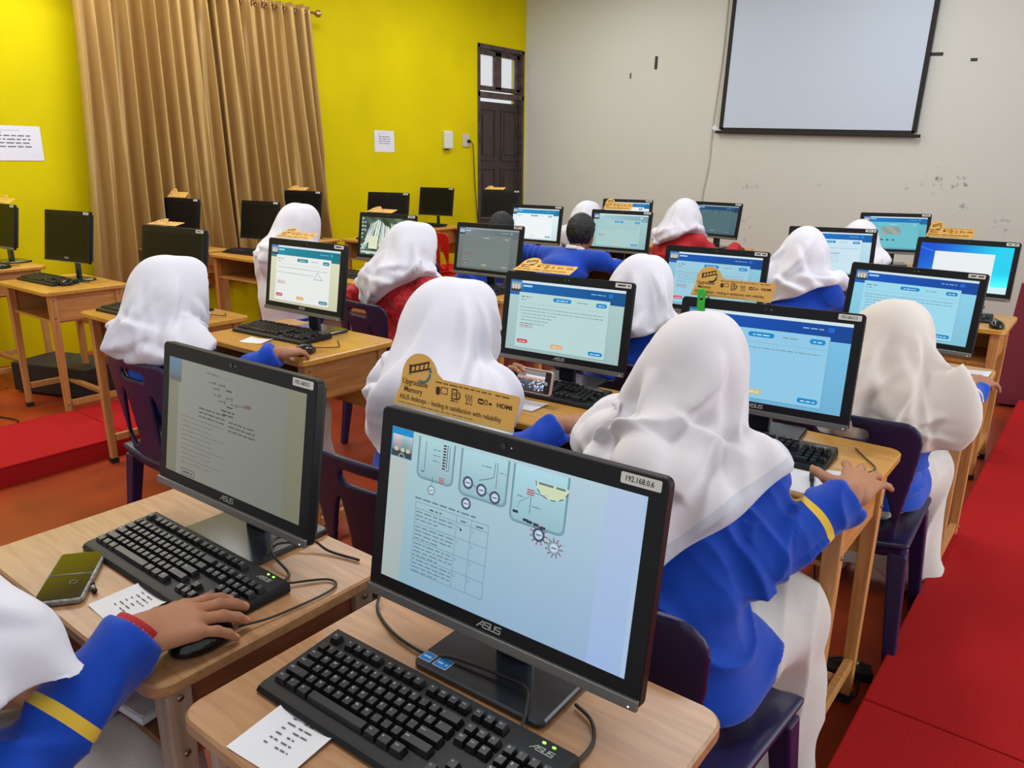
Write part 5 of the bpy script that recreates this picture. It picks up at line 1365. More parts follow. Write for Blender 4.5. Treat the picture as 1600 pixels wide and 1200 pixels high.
# stickers on the base of the nearest computer are part of it
M6 = [o for o in bpy.data.objects if o.name.startswith('desktop_computer')][0]
k = Canvas(); 
for x, y, w_, h_ in ((-0.112, -0.022, 0.02, 0.018), (-0.085, -0.022, 0.024, 0.02)):
    k.rect(x - 0.001, y - 0.001, x + w_ + 0.001, y + h_ + 0.001, (210, 215, 220), 1); k.rect(x, y, x + w_, y + h_, (12, 118, 200), 2); k.words(x + 0.003, x + w_ - 0.003, y + 0.007, 0.006, (170, 215, 240), 3)
link('badge_sticker', k.mesh('badge_sticker', PRINT), M6, (0, 0, 0.0122))

# cardboard adverts on top of computers
def card_mesh(detail):
    Wd, Hb = 0.235, 0.052
    k = Canvas(0.0002)
    pts = [(0.0, 0.0), (0.012, 0.03)]
    cx, cy, r = 0.05, 0.048, 0.036
    pts += [(cx + r * math.cos(a), cy + r * math.sin(a)) for a in np.linspace(math.radians(170), math.radians(18), 12)]
    pts += [(0.096, Hb)] + [(Wd - 0.006 + 0.006 * math.sin(a), Hb - 0.006 + 0.006 * math.cos(a)) for a in np.linspace(0, PI / 2, 4)] + [(Wd - 0.008, 0.0)]
    C1 = (232, 182, 96)
    k.poly([(p[0], p[1]) for p in pts], C1, 0); k.poly([(p[0], p[1]) for p in reversed(pts)], (168, 120, 70), -3)
    k.grad(0.004, 0.0, Wd - 0.009, 0.008, lambda u, v: [(212, 186, 112)[i] * (1 - v) + C1[i] * v for i in range(3)], 2, 2, 1)
    ink = (72, 46, 26)
    # memory stick drawing
    for (a, b) in (((0.030, 0.062), (0.066, 0.073)), ((0.033, 0.053), (0.069, 0.064))): k.line([a, b], 0.0028, ink, 2)
    for i in range(5):
        x, y = 0.031 + 0.0085 * i, 0.0535 + 0.0026 * i; k.line([(x, y), (x + 0.001, y + 0.008)], 0.0022, ink, 2)
    k.line([(0.029, 0.064), (0.030, 0.050)], 0.0025, ink, 2)
    k.ring(0.056, 0.056, 0.014, 0.004, (92, 128, 128), 2, 10, -1.9, -0.1); k.poly([(0.066, 0.058), (0.074, 0.058), (0.071, 0.066)], (92, 128, 128), 2)
    k.text('Upgradable', 0.017, 0.0345, 0.0125, ink, 2, fit=0.050, bold=0.008); k.text('Memory', 0.021, 0.0225, 0.0125, ink, 2, fit=0.037, bold=0.008)
    k.text('ASUS desktops – leading in satisfaction with reliability', 0.012, 0.0105, 0.0105, (52, 40, 26), 2, fit=0.195, bold=0.006)
    rnd = random.Random(2); k.words(0.012, 0.16, 0.004, 0.003, (150, 112, 62), 2, rnd)
    xs = (0.092, 0.119, 0.146, 0.171, 0.203)
    for x in xs: k.words(x - 0.01, x + 0.014, 0.046, 0.0035, (120, 84, 46), 2, rnd)
    x = xs[0]; k.rrect(x - 0.008, 0.0285, x + 0.0, 0.041, 0.0035, ink, 2); k.line([(x + 0.002, 0.032), (x + 0.014, 0.032), (x + 0.014, 0.041), (x + 0.002, 0.041), (x + 0.002, 0.032)], 0.0011, ink, 2)
    x = xs[1]; k.line([(x - 0.004, 0.028), (x + 0.005, 0.028), (x + 0.005, 0.042), (x - 0.004, 0.042), (x - 0.004, 0.028)], 0.0018, ink, 2); k.ring(x + 0.001, 0.035, 0.0022, 0.001, ink, 2, 8); k.ring(x + 0.005, 0.034, 0.006, 0.002, ink, 2, 6, -1.2, 0.9); k.words(x - 0.006, x + 0.008, 0.024, 0.003, ink, 2, rnd)
    x = xs[2]; k.line([(x - 0.006 + 0.0016 * i, 0.034 + 0.006 * math.sin(i * 2.1)) for i in range(9)], 0.0011, (110, 104, 80), 2); k.words(x - 0.005, x + 0.008, 0.025, 0.003, ink, 2, rnd)
    x = xs[3]; k.rrect(x - 0.008, 0.0295, x + 0.003, 0.0375, 0.003, ink, 2); k.line([(x + 0.005, 0.0305), (x + 0.009, 0.0305), (x + 0.009, 0.037), (x + 0.005, 0.037), (x + 0.005, 0.0305)], 0.001, ink, 2); k.words(x - 0.006, x + 0.002, 0.032, 0.005, (216, 168, 92), 3, rnd); k.words(x + 0.012, x + 0.017, 0.031, 0.006, ink, 2, rnd)
    k.text('HDMI', xs[4] - 0.006, 0.031, 0.0085, ink, 2, fit=0.026, bold=0.03)
    return k.mesh('advert_card', PRINT, UP)
CARD = card_mesh(1)
def card(key, dx, label, lean=0.0, yaw=0.0, drop=0.0):
    d_, (mx_, my_, mz_, ya), u_, T_ = ST[key]
    tl = 0.157; Hh = 0.302; Wm = 0.44 if key in ('W2', 'W4', 'W5', 'W6', 'W1', 'W8', 'W9', 'W7') else 0.48
    c, s = math.cos(ya), math.sin(ya); lx = dx; ly = Hh * math.sin(tl) + 0.010; lz = Hh * math.cos(tl) + 0.003 - drop
    o = link('advert_card', CARD, None, (mx_ + c * lx - s * ly, my_ + s * lx + c * ly, mz_ + lz), (-lean, 0, ya + yaw))
    setp(o, label, 'cardboard sign', 'printed cardboard adverts on the computers')
card('M6', -0.228, 'orange cardboard advert standing on the nearest computer', 0.15)
card('M13', -0.225, 'orange cardboard advert on the computer with the green clip', 0.15)
card('C2', -0.225, 'orange cardboard advert bent back on the computer of the phone holder', 1.12)
card('L2', -0.22, 'orange cardboard advert bent back on the teal-header computer', 1.12)
card('W3', -0.22, 'orange cardboard advert on the dark computer beyond the leftmost person', 1.3)
card('W4', -0.19, 'orange cardboard advert on the dark computer by the curtain, left one', 0.7)
card('W6', -0.2, 'orange cardboard advert on the dark computer at the curtain hem', 1.1)
card('L3', -0.2, 'orange cardboard advert on the computer showing the waterfall', 1.2)
card('W9', -0.2, 'orange cardboard advert on the dark computer before the door', 1.15)
card('L5', -0.12 - 0.04, 'orange cardboard advert above the head of the dark-haired person', 0.4, drop=0.0)
card('R4', -0.21, 'orange cardboard advert on the computer with the blue desktop', 0.15)
card('W1', -0.1, 'orange cardboard advert at the left picture edge', 1.0)
# green clip on the computer of the big person
t = thing('plastic_clip', 'bright green plastic clip on the top edge of the second-row computer', 'clip', (-0.898, 2.018, 1.105), 0.1)
gmt = mat('plastic_green', (60, 196, 60), 0.35)
fclip = lambda P: np.maximum(np.maximum(rc(P, (0, -0.006, 0.0), (0, -0.004, 0.05), 0.011, 0.012), np.abs(P[:, 1] + 0.006) - 0.004), -rc(P, (0, -0.01, 0.03), (0, 0, 0.042), 0.005, 0.005))
v, f = surfnet(fclip, (-0.02, -0.02, -0.02), (0.02, 0.01, 0.07), 0.002); link('clip_jaw', np_mesh('clip_jaw', v, f, gmt), t); link('clip_jaw', np_mesh('clip_jaw', v + (0, 0.038, 0), f, gmt), t)
part('clip_hinge', MB().tube([(0, -0.008, 0.046), (0, 0.034, 0.046)], 0.004, 8), gmt, t)

# papers on desks
def sheet(label, pts, z, seed, lines=7, qr=False, group='loose sheets on the desks', blank=False):
    p = [np.array(q) for q in pts]; o0 = p[0]; ex = p[1] - p[0]; w = np.linalg.norm(ex); ex /= w; ey = np.array([-ex[1], ex[0]]); h = abs((p[3] - p[0]) @ ey)
    k = Canvas(); rnd = random.Random(seed); n = 8
    b = len(k.v)
    for j in range(n + 1):
        for i in range(n + 1):
            u, vv = i / n, j / n; k.v.append((u * w, vv * h, 0.004 * (abs(u - 0.5) * 2) ** 3 * (0.4 + vv))); k.c.append(lin((226, 228, 233)))
    for j in range(n):
        for i in range(n): a = b + j * (n + 1) + i; k.f.append((a, a + 1, a + n + 2, a + n + 1))
    k.eps = 0.0006
    if not blank:
        for i in range(lines):
            y = h * (0.82 - 0.62 * i / lines); k.words(w * 0.30, w * (0.36 + 0.04 * (i % 3)), y, h * 0.035, (96, 96, 102), 2, rnd); k.words(w * 0.50, w * (0.62 + 0.05 * (i % 4)), y, h * 0.035, (96, 96, 102), 2, rnd)
        k.rect(w * 0.2, h * 0.86, w * 0.88, h * 0.90, (120, 120, 124), 2)
    if qr: k.words(w * 0.78, w * 0.93, h * 0.12, h * 0.05, (120, 120, 124), 2, rnd)
    o = link('paper_sheet', k.mesh('paper_sheet', PRINT), None, (o0[0], o0[1], z + 0.001), (0, 0, math.atan2(ex[1], ex[0]))); setp(o, label, 'paper', group)
sheet('small white printed slip on the left foreground desk before the keyboard', [(-1.272, 0.472), (-1.175, 0.468), 0, (-1.278, 0.578)], 0.77, 4)
sheet('white printed sheet partly under the nearest keyboard', [(-0.795, 0.43), (-0.69, 0.44), 0, (-0.79, 0.545)], 0.77, 8)
sheet('blank white sheet with a pen on the desk of the large white-scarfed person', [(-0.60, 1.715), (-0.435, 1.712), 0, (-0.60, 1.90)], 0.77, 5, blank=True)
sheet('white sheet under the mouse of the cream-scarfed person', [(-0.50, 2.95), (-0.295, 2.95), 0, (-0.50, 3.27)], 0.765, 6, blank=True)
sheet('small white slip on the desk of the leftmost person', [(-2.70, 1.70), (-2.60, 1.735), 0, (-2.72, 1.78)], 0.80, 7, blank=True)
sheet('white sheet lying below the raised phone', [(-1.46, 1.80), (-1.32, 1.80), 0, (-1.46, 1.89)], 0.77, 9, blank=True)
t = thing('ballpoint_pen', 'black ballpoint pen on the blank white sheet', 'pen', (-0.475, 1.765, 0.7765), 0.31)
part('pen_barrel', MB().tube([(0, -0.068, 0), (0, 0.03, 0)], 0.0045, 10, flat=0.9), mat('pen_black', (30, 32, 34), 0.3), t); part('pen_cap', MB().tube([(0, 0.02, 0.0005), (0, 0.06, 0.0005), (0, 0.068, 0.0005)], 0.0056, 10), M_RUB, t); part('pen_clip', MB().box((0.0035, 0.04, 0.005), (0.002, 0.036, 0.002)), M_RUB, t)

# folding phone with bead strap
t = thing('folding_phone', 'folding phone in a clear case with bead strap, on the left foreground desk', 'phone', (-1.379, 0.492, 0.771), math.radians(52))
M_CASE = mat('clear_case_grey', (150, 150, 146), 0.25, var=0.25, vscale=90); M_PH = mat('phone_glass_dark', (20, 22, 20), 0.06)
part('case', MB().rprism((0, 0, 0), 0.080, 0.176, 0.010, 0.010, chamfer=0.002), M_CASE, t, sharp=40)
for yy in (-0.043, 0.043): part('panel', MB().rprism((0, yy, 0.0101), 0.072, 0.081, 0.0012, 0.005), M_PH, t)
part('hinge', MB().tube([(-0.036, 0, 0.0105), (0.036, 0, 0.0105)], 0.0022, 8), M_CHIN, t)
part('camera_ring', MB().tube([(0.012 + 0.006 * math.cos(a), -0.03 + 0.006 * math.sin(a), 0.0115) for a in [2 * PI * i / 12 for i in range(13)]], 0.001, 5), M_CHIN, t)
R_ = Matrix.Rotation(-math.radians(52), 3, 'Z')
bead = MB(); bead2 = MB()
p0 = Vector((-1.285, 0.415, 0.775)); 
for i in range(9):
    q = R_ @ (Vector((-1.288 - 0.002 * i, 0.418 - 0.004 * min(i, 2), 0.768 - 0.0125 * i)) - Vector((-1.379, 0.492, 0.771)))
    (bead if i % 3 else bead2).sphere(tuple(q), 0.0062 if i % 2 else 0.0045, 10, 7)
for i in range(4):
    q = Vector((0.036 + 0.005 * i, -0.02 - 0.012 * i, 0.004)); (bead2 if i % 2 else bead).sphere(tuple(q), 0.005, 10, 7)
part('bead_strap', bead, mat('bead_silver', (170, 170, 168), 0.25, 0.7), t); part('bead_strap', bead2, M_GLOSS, t)
# phone held up by the phone person
t = thing('smartphone', 'smartphone in a pink case held sideways by the person in the middle', 'phone', (-1.362, 1.852, 0.851), 0.03); t.rotation_euler = (-0.25, 0.0, 0.05)
part('phone_case', MB().rprism((0, 0.0045, 0), 0.152, 0.076, 0.009, 0.010, axis='y', chamfer=0.002), mat('case_pink_beige', (206, 172, 160), 0.4), t, sharp=40)
k = Canvas(); k.rrect(-0.071, -0.034, 0.071, 0.034, 0.007, (22, 22, 24), 1)
rnd = random.Random(5)
k.grad(-0.052, -0.032, 0.05, 0.032, lambda u, v: (60 + 90 * v, 58 + 84 * v, 62 + 78 * v), 6, 6, 2); k.rect(-0.05, 0.004, 0.048, 0.012, (206, 150, 130), 3); k.rect(-0.02, 0.01, 0.05, 0.018, (225, 225, 225), 3)
for i in range(60): 
    x, y = rnd.uniform(-0.05, 0.044), rnd.uniform(-0.03, 0.004); k.rect(x, y, x + 0.004, y + 0.003, rnd.choice([(220, 225, 240), (60, 70, 140), (30, 34, 70), (120, 140, 190)]), 4)
for i in range(24):
    x, y = rnd.uniform(-0.005, 0.045), rnd.uniform(-0.026, 0.002); k.rect(x, y, x + 0.006, y + 0.004, rnd.choice([(235, 240, 248), (160, 190, 230)]), 5)
k.ring(0.056, -0.002, 0.004, 0.0016, (230, 230, 230), 3, 12)
link('phone_screen', k.mesh('phone_screen', SCREEN, Matrix.Translation((0, -0.0046, 0)) @ UP), t)
# phone standing at the desk of the person beyond, lit
t = thing('smartphone', 'lit smartphone leaning on the third-row desk right of a white scarf', 'phone', (-1.13, 2.80, 0.83), 0); t.rotation_euler = (-0.2, 0, 0)
part('phone_case', MB().rprism((0, 0.0045, 0), 0.15, 0.075, 0.009, 0.008, axis='y', chamfer=0.002), M_RUB, t, sharp=40)
k = Canvas(); k.grad(-0.07, -0.034, 0.07, 0.034, lambda u, v: (196 + 20 * v, 214 + 20 * v, 244), 3, 3, 1); k.rect(-0.02, 0.024, 0.01, 0.028, (120, 130, 150), 2)
link('phone_screen', k.mesh('phone_screen', SCREEN, Matrix.Translation((0, -0.0046, 0)) @ UP), t)
# book in the shelf of the left foreground desk, box and cables on the floor
t = thing('exercise_book', 'grey patterned book lying in the shelf of the left foreground desk', 'book', (-1.27, 0.56, 0.6005), 0.1)
part('book_cover', MB().box((0, 0, 0.009), (0.26, 0.20, 0.018)), mat('book_cover_grey', (150, 150, 156), 0.5, var=0.45, vscale=12), t, bevel=0.002); part('page_block', MB().box((0.004, -0.004, 0.009), (0.256, 0.196, 0.013)), M_PAPER, t)
t = thing('equipment_box', 'black box lying on the orange floor under the left desks', 'box', (-5.38, 2.12, 0), 0.35)
part('box_body', MB().box((0, 0, 0.11), (0.62, 0.34, 0.19)), mat('box_black', (22, 20, 20), 0.6), t, bevel=0.006)
for sx in (-0.25, 0.25):
    part('box_foot', MB().box((sx, 0, 0.0075), (0.04, 0.3, 0.015)), M_RUB, t)
def cable(label, pts, r=0.004): o = part('cable', MB().tube(smooth_path(pts), r, 6), M_CORD); setp(o, label, 'cable', 'loose black cables')
cable('black cable looping on the floor at the foot of the left desks', [(-5.2, 1.55, 0.006), (-4.95, 1.62, 0.006), (-4.85, 1.55, 0.006), (-4.7, 1.58, 0.006), (-4.64, 1.5, 0.006)])
cable('tangled black cable on the orange floor under the yellow wall', [(-4.8, 2.5, 0.5), (-4.78, 2.45, 0.1), (-4.7, 2.5, 0.01), (-4.5, 2.3, 0.012), (-4.6, 2.6, 0.02), (-4.85, 2.4, 0.012), (-4.7, 2.25, 0.02), (-4.5, 2.45, 0.01), (-4.4, 2.3, 0.006)])
cable('black cable hanging behind the desk left of the leftmost person', [(-4.62, 2.2, 0.66), (-4.6, 2.22, 0.4), (-4.5, 2.26, 0.2), (-4.45, 2.3, 0.008), (-4.2, 2.5, 0.006)])
cable('black cable hanging at the desk beyond the leftmost person', [(-3.6, 2.1, 0.6), (-3.62, 2.12, 0.3), (-3.55, 2.15, 0.02), (-3.7, 2.3, 0.006)])
cable('black cable looping at the foot of the second-row right desk', [(-0.55, 2.12, 0.5), (-0.5, 2.2, 0.02), (-0.42, 2.25, 0.02), (-0.38, 2.14, 0.012), (-0.45, 2.08, 0.008), (-0.56, 2.15, 0.01), (-0.48, 2.3, 0.006), (-0.38, 2.32, 0.006)])
t = thing('power_strip', 'black power strip on the floor by the right platform', 'power strip', (-0.46, 2.22, 0), 0.4)
part('strip_body', MB().box((0, 0, 0.018), (0.2, 0.05, 0.036)), M_RUB, t, bevel=0.004); part('plug', MB().box((0.04, 0, 0.05), (0.04, 0.035, 0.03)), M_CHIN, t)

# ================================================================== CHAIRS
make_chair('navy plastic chair under the large white-scarfed person in the right foreground', -0.575, 1.215, -0.06, None, 'moulded plastic chairs', 1.03)
make_chair('navy plastic chair under the cream-scarfed person by the right aisle', -0.55, 2.49, 0.04)
make_chair('navy plastic chair under the phone holder, showing between the two nearest computers', -1.335, 1.37, 0.05)
make_chair('navy plastic chair under the leftmost person, its slotted back towards the viewer', -2.68, 1.50, 0.03)
make_chair('navy plastic chair under the red-shirted person in the middle', -2.95, 2.80, -0.1)
make_chair('navy plastic chair under the person between phone holder and large white-scarfed person', -1.42, 2.58, 0.0)
make_chair('teal plastic chair behind the dark computer at the curtain', -4.95, 3.98, 0.1, M_CHAIRT)
make_chair('red plastic chair beside the yellow wall behind the grey-page computer', -5.42, 5.92, -0.05, M_CHAIRR)
make_chair('navy plastic chair partly seen right of the red-shirted person', -4.0, 4.25, 0.0)

# ================================================================== PEOPLE
FLAT = dict(curl=[(10, 20, 12), (9, 18, 12), (10, 20, 12), (12, 22, 14)], spread=(-5, -1, 3, 8))
MOUSE = dict(curl=[(8, 26, 18), (8, 28, 18), (12, 28, 18), (16, 28, 18)], spread=(-9, -3, 5, 13))
SPREAD = dict(curl=[(6, 30, 22), (8, 34, 24), (10, 32, 22), (10, 28, 20)], spread=(-20, -5, 13, 30), thumb=((-0.95, 0.45, -0.1), (-0.75, 0.7, -0.1)))
GRIP = dict(curl=[(26, 52, 30), (28, 56, 30), (30, 56, 30), (34, 56, 30)], spread=(-4, 0, 4, 8), thumb=((-0.55, 0.75, -0.45), (0.1, 0.85, -0.5)))
EX2 = [(0.9, 1.13, -0.75, 0.86, 0.15, 0.015, 0.022), (1.15, 1.06, 0.75, 0.80, -0.1, 0.013, 0.02), (0.1, 1.02, 0.9, 0.93, 0.0, 0.012, 0.016), (-0.6, 1.10, -1.0, 0.84, 0.1, 0.012, 0.022)]
GR = 'seated people in white head scarves'
p1, j1 = person('person', 'person cut off at the left foreground, blue sleeve with yellow band, hand on mouse', (-1.28, 0.18, 1.22), (-1.28, 0.07), R=((-1.04, 0.435, 0.824), (0.14, 1, -0.06), (0.16, 0.05, 1), dict(curl=[(4, 16, 12), (5, 17, 12), (8, 18, 12), (12, 18, 12)], spread=(-7, -2, 4, 11), size=1.1), (0.9, -0.4, -0.55), (-1.00, 0.235, 0.715)),
       jacket=M_JBLUE, scarf=M_HIJW, hem=(0.76, 0.0, 0.0, 0.80), drape=[((-1.23, 0.22, 0.98), (-1.06, 0.305, 0.875), 0.075, 0.042), ((-1.06, 0.305, 0.875), (-1.0, 0.335, 0.835), 0.042, 0.028), ((-1.12, 0.13, 0.93), (-1.02, 0.215, 0.79), 0.075, 0.068)], seed=11, res=0.009, hres=0.0018, skin=(176, 124, 94), stripe=0.125, group=GR, capearm=0.95, armw=1.05, folds=(6, 0.014, 0.9))
a = j1['E'][1] - j1['W'][1]; a /= np.linalg.norm(a); ctr = j1['W'][1]
ring = [tuple(ctr + a * s) for s in (-0.022, -0.018, 0.008, 0.03)]
part('red_cuff', MB().tube(ring, 0.0355, 28, r2=0.040), mat('cuff_red', (178, 26, 34), 0.7, bump=0.3, bscale=300), p1, label='red inner cuff with pale stitches')
st_ = MB(); u1 = np.cross(a, (0, 0, 1)); u1 /= np.linalg.norm(u1); u2 = np.cross(u1, a)
for i in range(30):
    an = 2 * PI * i / 30; n_ = u1 * math.cos(an) + u2 * math.sin(an); st_.tube([tuple(ctr + a * 0.0 + n_ * 0.0375), tuple(ctr - a * 0.013 + n_ * 0.0366)], 0.0008, 4)
part('cuff_stitching', st_, mat('thread_pale', (226, 196, 170), 0.6), p1)
p2, j2 = person('person', 'person in the right foreground, white scarf, blue jacket with yellow sleeve band', (-0.69, 1.545, 1.197), (-0.59, 1.27), R=((-0.348, 1.605, 0.846), (-0.06, 1, 0.03), (0.16, -0.03, 1), dict(curl=[(0, 14, 10), (2, 16, 12), (4, 16, 12), (6, 16, 12)], spread=(-16, -3, 12, 28), thumb=((-0.95, 0.45, -0.1), (-0.75, 0.7, -0.1)), size=1.06), (0.75, -0.5, -0.75), (-0.468, 1.385, 0.735)), L=((-0.80, 1.88, 0.81), (0.1, 1, -0.1), (0, 0.1, 1), FLAT),
       jacket=M_JBLUE, scarf=M_HIJ, hem=(0.715, -0.03, 1.05, 0.95), seed=23, res=0.0065, hres=0.0022, cut=0.022, skin=(178, 126, 94), step=(-0.150, 0.135, 0.024, -0.10), stripe=0.115, neckr=(0.088, 0.092), neckdx=0.022, capek=0.045, kl=0.45, hips=1.0, group=GR, armw=1.12, folds=(6, 0.013, 0.7), shoulder=0.165, tent=0.5, extra=EX2)
p3, j3 = person('person', 'cream-scarfed person by the right aisle reaching to her mouse, pale sleeve tape', (-0.505, 2.53, 1.115), (-0.535, 2.50), R=((-0.288, 2.78, 0.835), (0.10, 1, -0.06), (0.1, 0.08, 1), SPREAD, (0.9, -0.4, -0.5), (-0.315, 2.53, 0.75)),
       jacket=M_JBLUEW, scarf=M_HIJC, hem=(0.70, 0.0, 0.05, 0.78), seed=37, res=0.008, skin=(168, 118, 90), stripe=0.085, group=GR, folds=(6, 0.016, 1.0), capearm=0.92, cut=0.012, turn=0.3, extra=[(-0.5, 1.05, -0.9, 0.75, 0.1, 0.012, 0.02), (0.1, 1.06, 0.0, 0.74, -0.1, 0.013, 0.02), (0.65, 1.04, 0.35, 0.80, 0.1, 0.014, 0.018), (0.95, 1.0, 1.3, 0.82, 0.1, 0.014, 0.02), (0.4, 0.95, -0.6, 0.76, 0.0, 0.010, 0.018)])
a = j3['E'][1] - j3['W'][1]; a /= np.linalg.norm(a)
for i in range(3): part('button', MB().sphere(tuple(j3['W'][1] + a * (0.02 + 0.018 * i) + np.array([0.036, -0.012, -0.012])), 0.008, 10, 7), M_GOLD, p3)
p4, j4 = person('person', 'white-scarfed person in the middle holding up a phone, other hand on mouse', (-1.49, 1.63, 1.185), (-1.36, 1.42), R=((-1.09, 1.625, 0.828), (0.08, 1, -0.12), (0.05, 0.08, 1), MOUSE, (0.8, -0.4, -0.6), (-1.17, 1.41, 0.73)), L=((-1.452, 1.845, 0.775), (0.12, 0.12, 1), (-1, 0.15, 0.12), GRIP, (-0.6, -0.3, -0.8)),
       jacket=M_JPLAIN, scarf=M_HIJW, hem=(0.70, 0.0, 0.2, 0.74), seed=41, res=0.008, skin=(172, 122, 94), group=GR, folds=(5, 0.012, 0.5), turn=0.50, tent=0.9, capek=0.06, cut=0.02, extra=[(0.95, 1.15, 0.35, 0.78, 0.1, 0.015, 0.020), (1.45, 1.14, 1.55, 0.80, -0.1, 0.015, 0.018), (0.3, 1.13, -0.3, 0.76, 0.1, 0.014, 0.02), (1.9, 1.10, 2.0, 0.86, 0.1, 0.012, 0.02), (1.2, 1.0, 0.7, 0.8, 0, 0.012, 0.016)])
p5, j5 = person('person', 'leftmost person, white scarf, facing the teal-header computer, hand on mouse', (-2.69, 1.44, 1.172), (-2.68, 1.50), R=((-2.27, 1.585, 0.845), (-0.22, 1, -0.12), (0, 0.08, 1), MOUSE, (0.7, -0.5, -0.7), (-2.43, 1.40, 0.72)),
       jacket=M_JPLAIN, scarf=M_HIJW, hem=(0.80, 0.0, 0.1, 0.78), seed=53, res=0.0085, skin=(172, 122, 94), group=GR, folds=(6, 0.014, 0.6), turn=0.38, tent=0.72, capek=0.055, cut=0.01, extra=[(1.2, 1.11, 0.5, 0.82, 0.1, 0.014, 0.02), (1.6, 1.02, 2.2, 0.85, 0.1, 0.014, 0.02), (0.6, 1.09, 0.2, 0.82, -0.1, 0.013, 0.018), (1.0, 0.98, 2.0, 0.87, 0.15, 0.013, 0.018), (0.2, 1.06, -0.3, 0.82, 0, 0.012, 0.02)])
p6, j6 = person('person', 'person in red patterned shirt and white scarf, left of centre, in navy chair', (-2.93, 2.90, 1.202), (-2.95, 2.82), L=((-3.31, 2.985, 0.845), (-0.35, 1, 0.0), (0, 0.05, 1), FLAT, (-0.8, -0.7, -0.5)),
       jacket=M_JRED, scarf=M_HIJW, hem=(0.74, -0.10, 0.75, 0.8), seed=61, res=0.010, skin=(168, 116, 88), group=GR, folds=(7, 0.016, 0.9), turn=0.48, cut=0.10)
p7, j7 = person('person', 'small white scarf behind the teal-header computer, in front of the curtain', (-4.12, 3.09, 1.24), (-4.1, 2.95), jacket=M_JPLAIN, scarf=M_HIJW, hem=(0.46, 0, 0.1, 0.5), seed=71, res=0.012, group=GR, capearm=1.05)
p8, j8 = person('person', 'white-scarfed person in blue right of the phone holder\'s computer', (-1.42, 2.635, 1.172), (-1.42, 2.60), jacket=M_JPLAIN, scarf=M_HIJW, hem=(0.83, -0.12, 0.30, 0.8), seed=83, res=0.009, group=GR, folds=(6, 0.013, 0.7), tent=0.8, extra=[(0.7, 1.13, 0.9, 0.86, 0.1, 0.014, 0.018), (0.2, 1.12, 0.1, 0.85, 0.1, 0.014, 0.018), (1.1, 1.10, 0.7, 0.88, 0, 0.012, 0.018), (-0.2, 1.1, -0.5, 0.85, 0, 0.012, 0.02)])
p9, j9 = person('person', 'white-scarfed person in blue right of centre, below the projection screen', (-1.285, 4.115, 1.202), (-1.32, 4.08), R=((-1.09, 4.45, 0.82), (0, 1, -0.1), (0, 0, 1), MOUSE), jacket=M_JPLAIN, scarf=M_HIJW, hem=(0.80, -0.08, 0.42, 0.8), seed=97, res=0.010, group=GR, folds=(6, 0.015, 0.9), turn=-0.15, tent=0.8, extra=[(0.5, 1.15, -0.4, 0.90, 0.1, 0.016, 0.02), (0.9, 1.1, 1.0, 0.88, 0, 0.014, 0.02), (0.0, 1.12, 0.6, 0.88, 0, 0.014, 0.018), (-0.5, 1.1, -1.0, 0.88, 0, 0.014, 0.02)])
p10, j10 = person('person', 'dark-haired person in blue jacket leaning over the pale-page desk', (-2.83, 4.38, 1.19), (-2.93, 4.12), jacket=M_JPLAIN, boy=True, seed=101, res=0.011, shoulder=0.185, skin=(158, 108, 80), L=((-3.28, 4.55, 0.84), (0.4, 1, 0), (0, 0, 1), FLAT, (-1, -0.2, -0.3), (-3.27, 4.33, 0.90)), R=((-2.5, 4.66, 0.84), (-0.3, 1, 0), (0, 0, 1), FLAT, (1, -0.2, -0.3), (-2.54, 4.40, 0.83)), group='dark-haired people in blue jackets')
p11, j11 = person('person', 'dark-haired person mostly hidden behind the grey-page computer', (-3.60, 4.50, 1.16), (-3.66, 4.3), jacket=M_JPLAIN, boy=True, seed=103, res=0.012, shoulder=0.18, skin=(158, 108, 80), R=((-3.3, 4.68, 0.85), (-0.3, 1, 0), (0, 0, 1), FLAT, (1, -0.2, -0.2)), group='dark-haired people in blue jackets')
p12, j12 = person('person', 'white scarf top just behind the dark-haired person, back row', (-3.78, 5.93, 1.18), (-3.7, 5.75), jacket=M_JPLAIN, scarf=M_HIJW, seed=107, res=0.012, group=GR)
p13, j13 = person('person', 'white-scarfed person in plain red shirt in the back row', (-2.83, 5.90, 1.232), (-2.85, 5.8), R=((-2.5, 6.2, 0.84), (0, 1, -0.1), (0, 0, 1), MOUSE), jacket=M_JREDP, scarf=M_HIJW, hem=(0.86, -0.1, 0.5, 0.85), seed=109, res=0.011, group=GR, folds=(7, 0.015, 0.9))
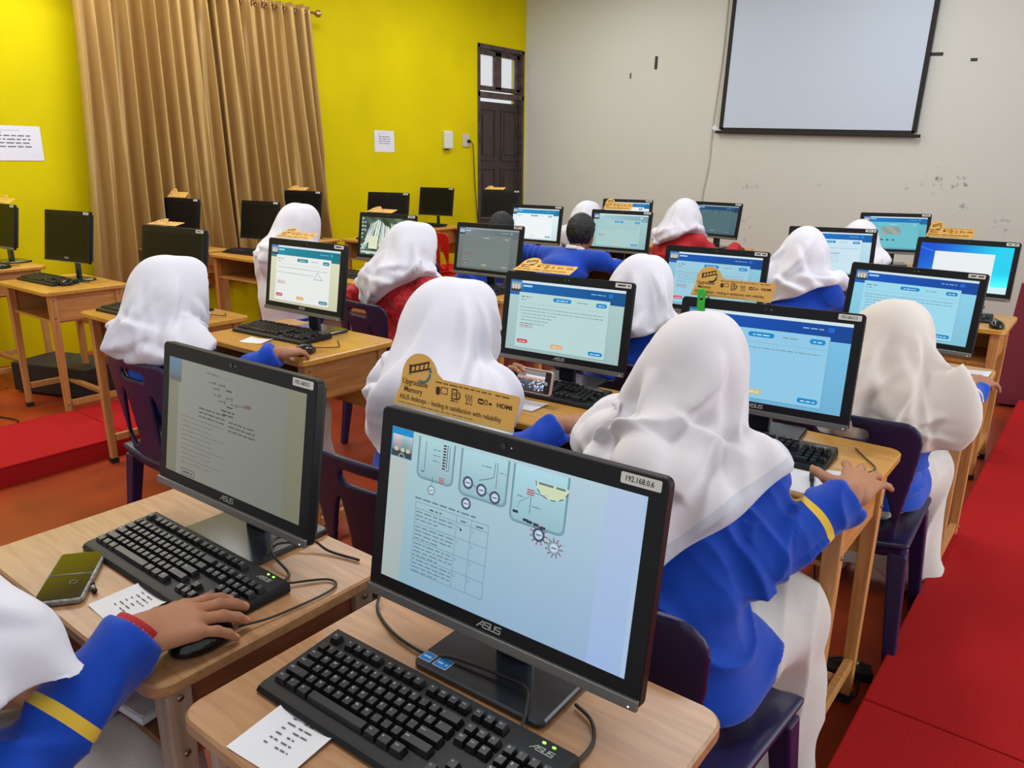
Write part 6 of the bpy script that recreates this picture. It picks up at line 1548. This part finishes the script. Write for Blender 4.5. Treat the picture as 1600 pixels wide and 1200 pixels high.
p14, j14 = person('person', 'pale scarf top behind the right-hand back computers', (-1.45, 5.83, 1.14), (-1.42, 5.75), jacket=M_JPLAIN, scarf=M_HIJW, seed=113, res=0.012, group=GR)

# ================================================================== CAMERA AND LIGHT
cd = bpy.data.cameras.new('camera'); cam = bpy.data.objects.new('camera', cd); C.objects.link(cam)
cd.sensor_width = 36.0; cd.lens = 1208.0 / 1600.0 * 36.0; cd.clip_start = 0.05; cd.clip_end = 100
vx = (0.7879697, 0.1771109, -0.5896911); vy = (0.6156460, -0.2123989, 0.7588588); up = (0.0091524, -0.9609987, -0.2764015)
cam.matrix_world = Matrix(((vx[0], -vx[1], -vx[2], 0), (vy[0], -vy[1], -vy[2], 0), (up[0], -up[1], -up[2], 1.5), (0, 0, 0, 1)))
sc.camera = cam
w = bpy.data.worlds.new('world'); sc.world = w; w.use_nodes = True
bg = w.node_tree.nodes['Background']; bg.inputs['Color'].default_value = (0.93, 0.97, 1.0, 1); bg.inputs['Strength'].default_value = 0.80
def area(name, loc, size, power, rot=(0, 0, 0), col=(1, 1, 1)):
    l = bpy.data.lights.new(name, 'AREA'); l.shape = 'RECTANGLE'; l.size, l.size_y = size; l.energy = power; l.color = col
    o = bpy.data.objects.new(name, l); C.objects.link(o); o.location = loc; o.rotation_euler = rot; return o
for x in (-4.9, -1.6):
    for y in (1.2, 4.0, 6.5): area('ceiling_and_fill_light', (x, y, ZC - 0.06), (0.5, 1.3), 36, col=(0.97, 0.99, 1.0))
area('ceiling_and_fill_light', (-3.0, 7.7, ZC - 0.06), (4.0, 0.3), 7, col=(0.92, 0.98, 1.0)); area('ceiling_and_fill_light', (-5.7, 2.2, ZC - 0.06), (0.3, 2.5), 40, col=(1, 1, 0.97))  # two added fills, no real lamps: brighten the far wall and the yellow wall
area('window_light', (2.5, 3.5, 1.9), (6.0, 2.2), 125, (0, math.radians(90), 0), (0.93, 0.97, 1.0))
sc.view_settings.view_transform = 'Standard'; sc.view_settings.look = 'None'; sc.view_settings.exposure = 0.0
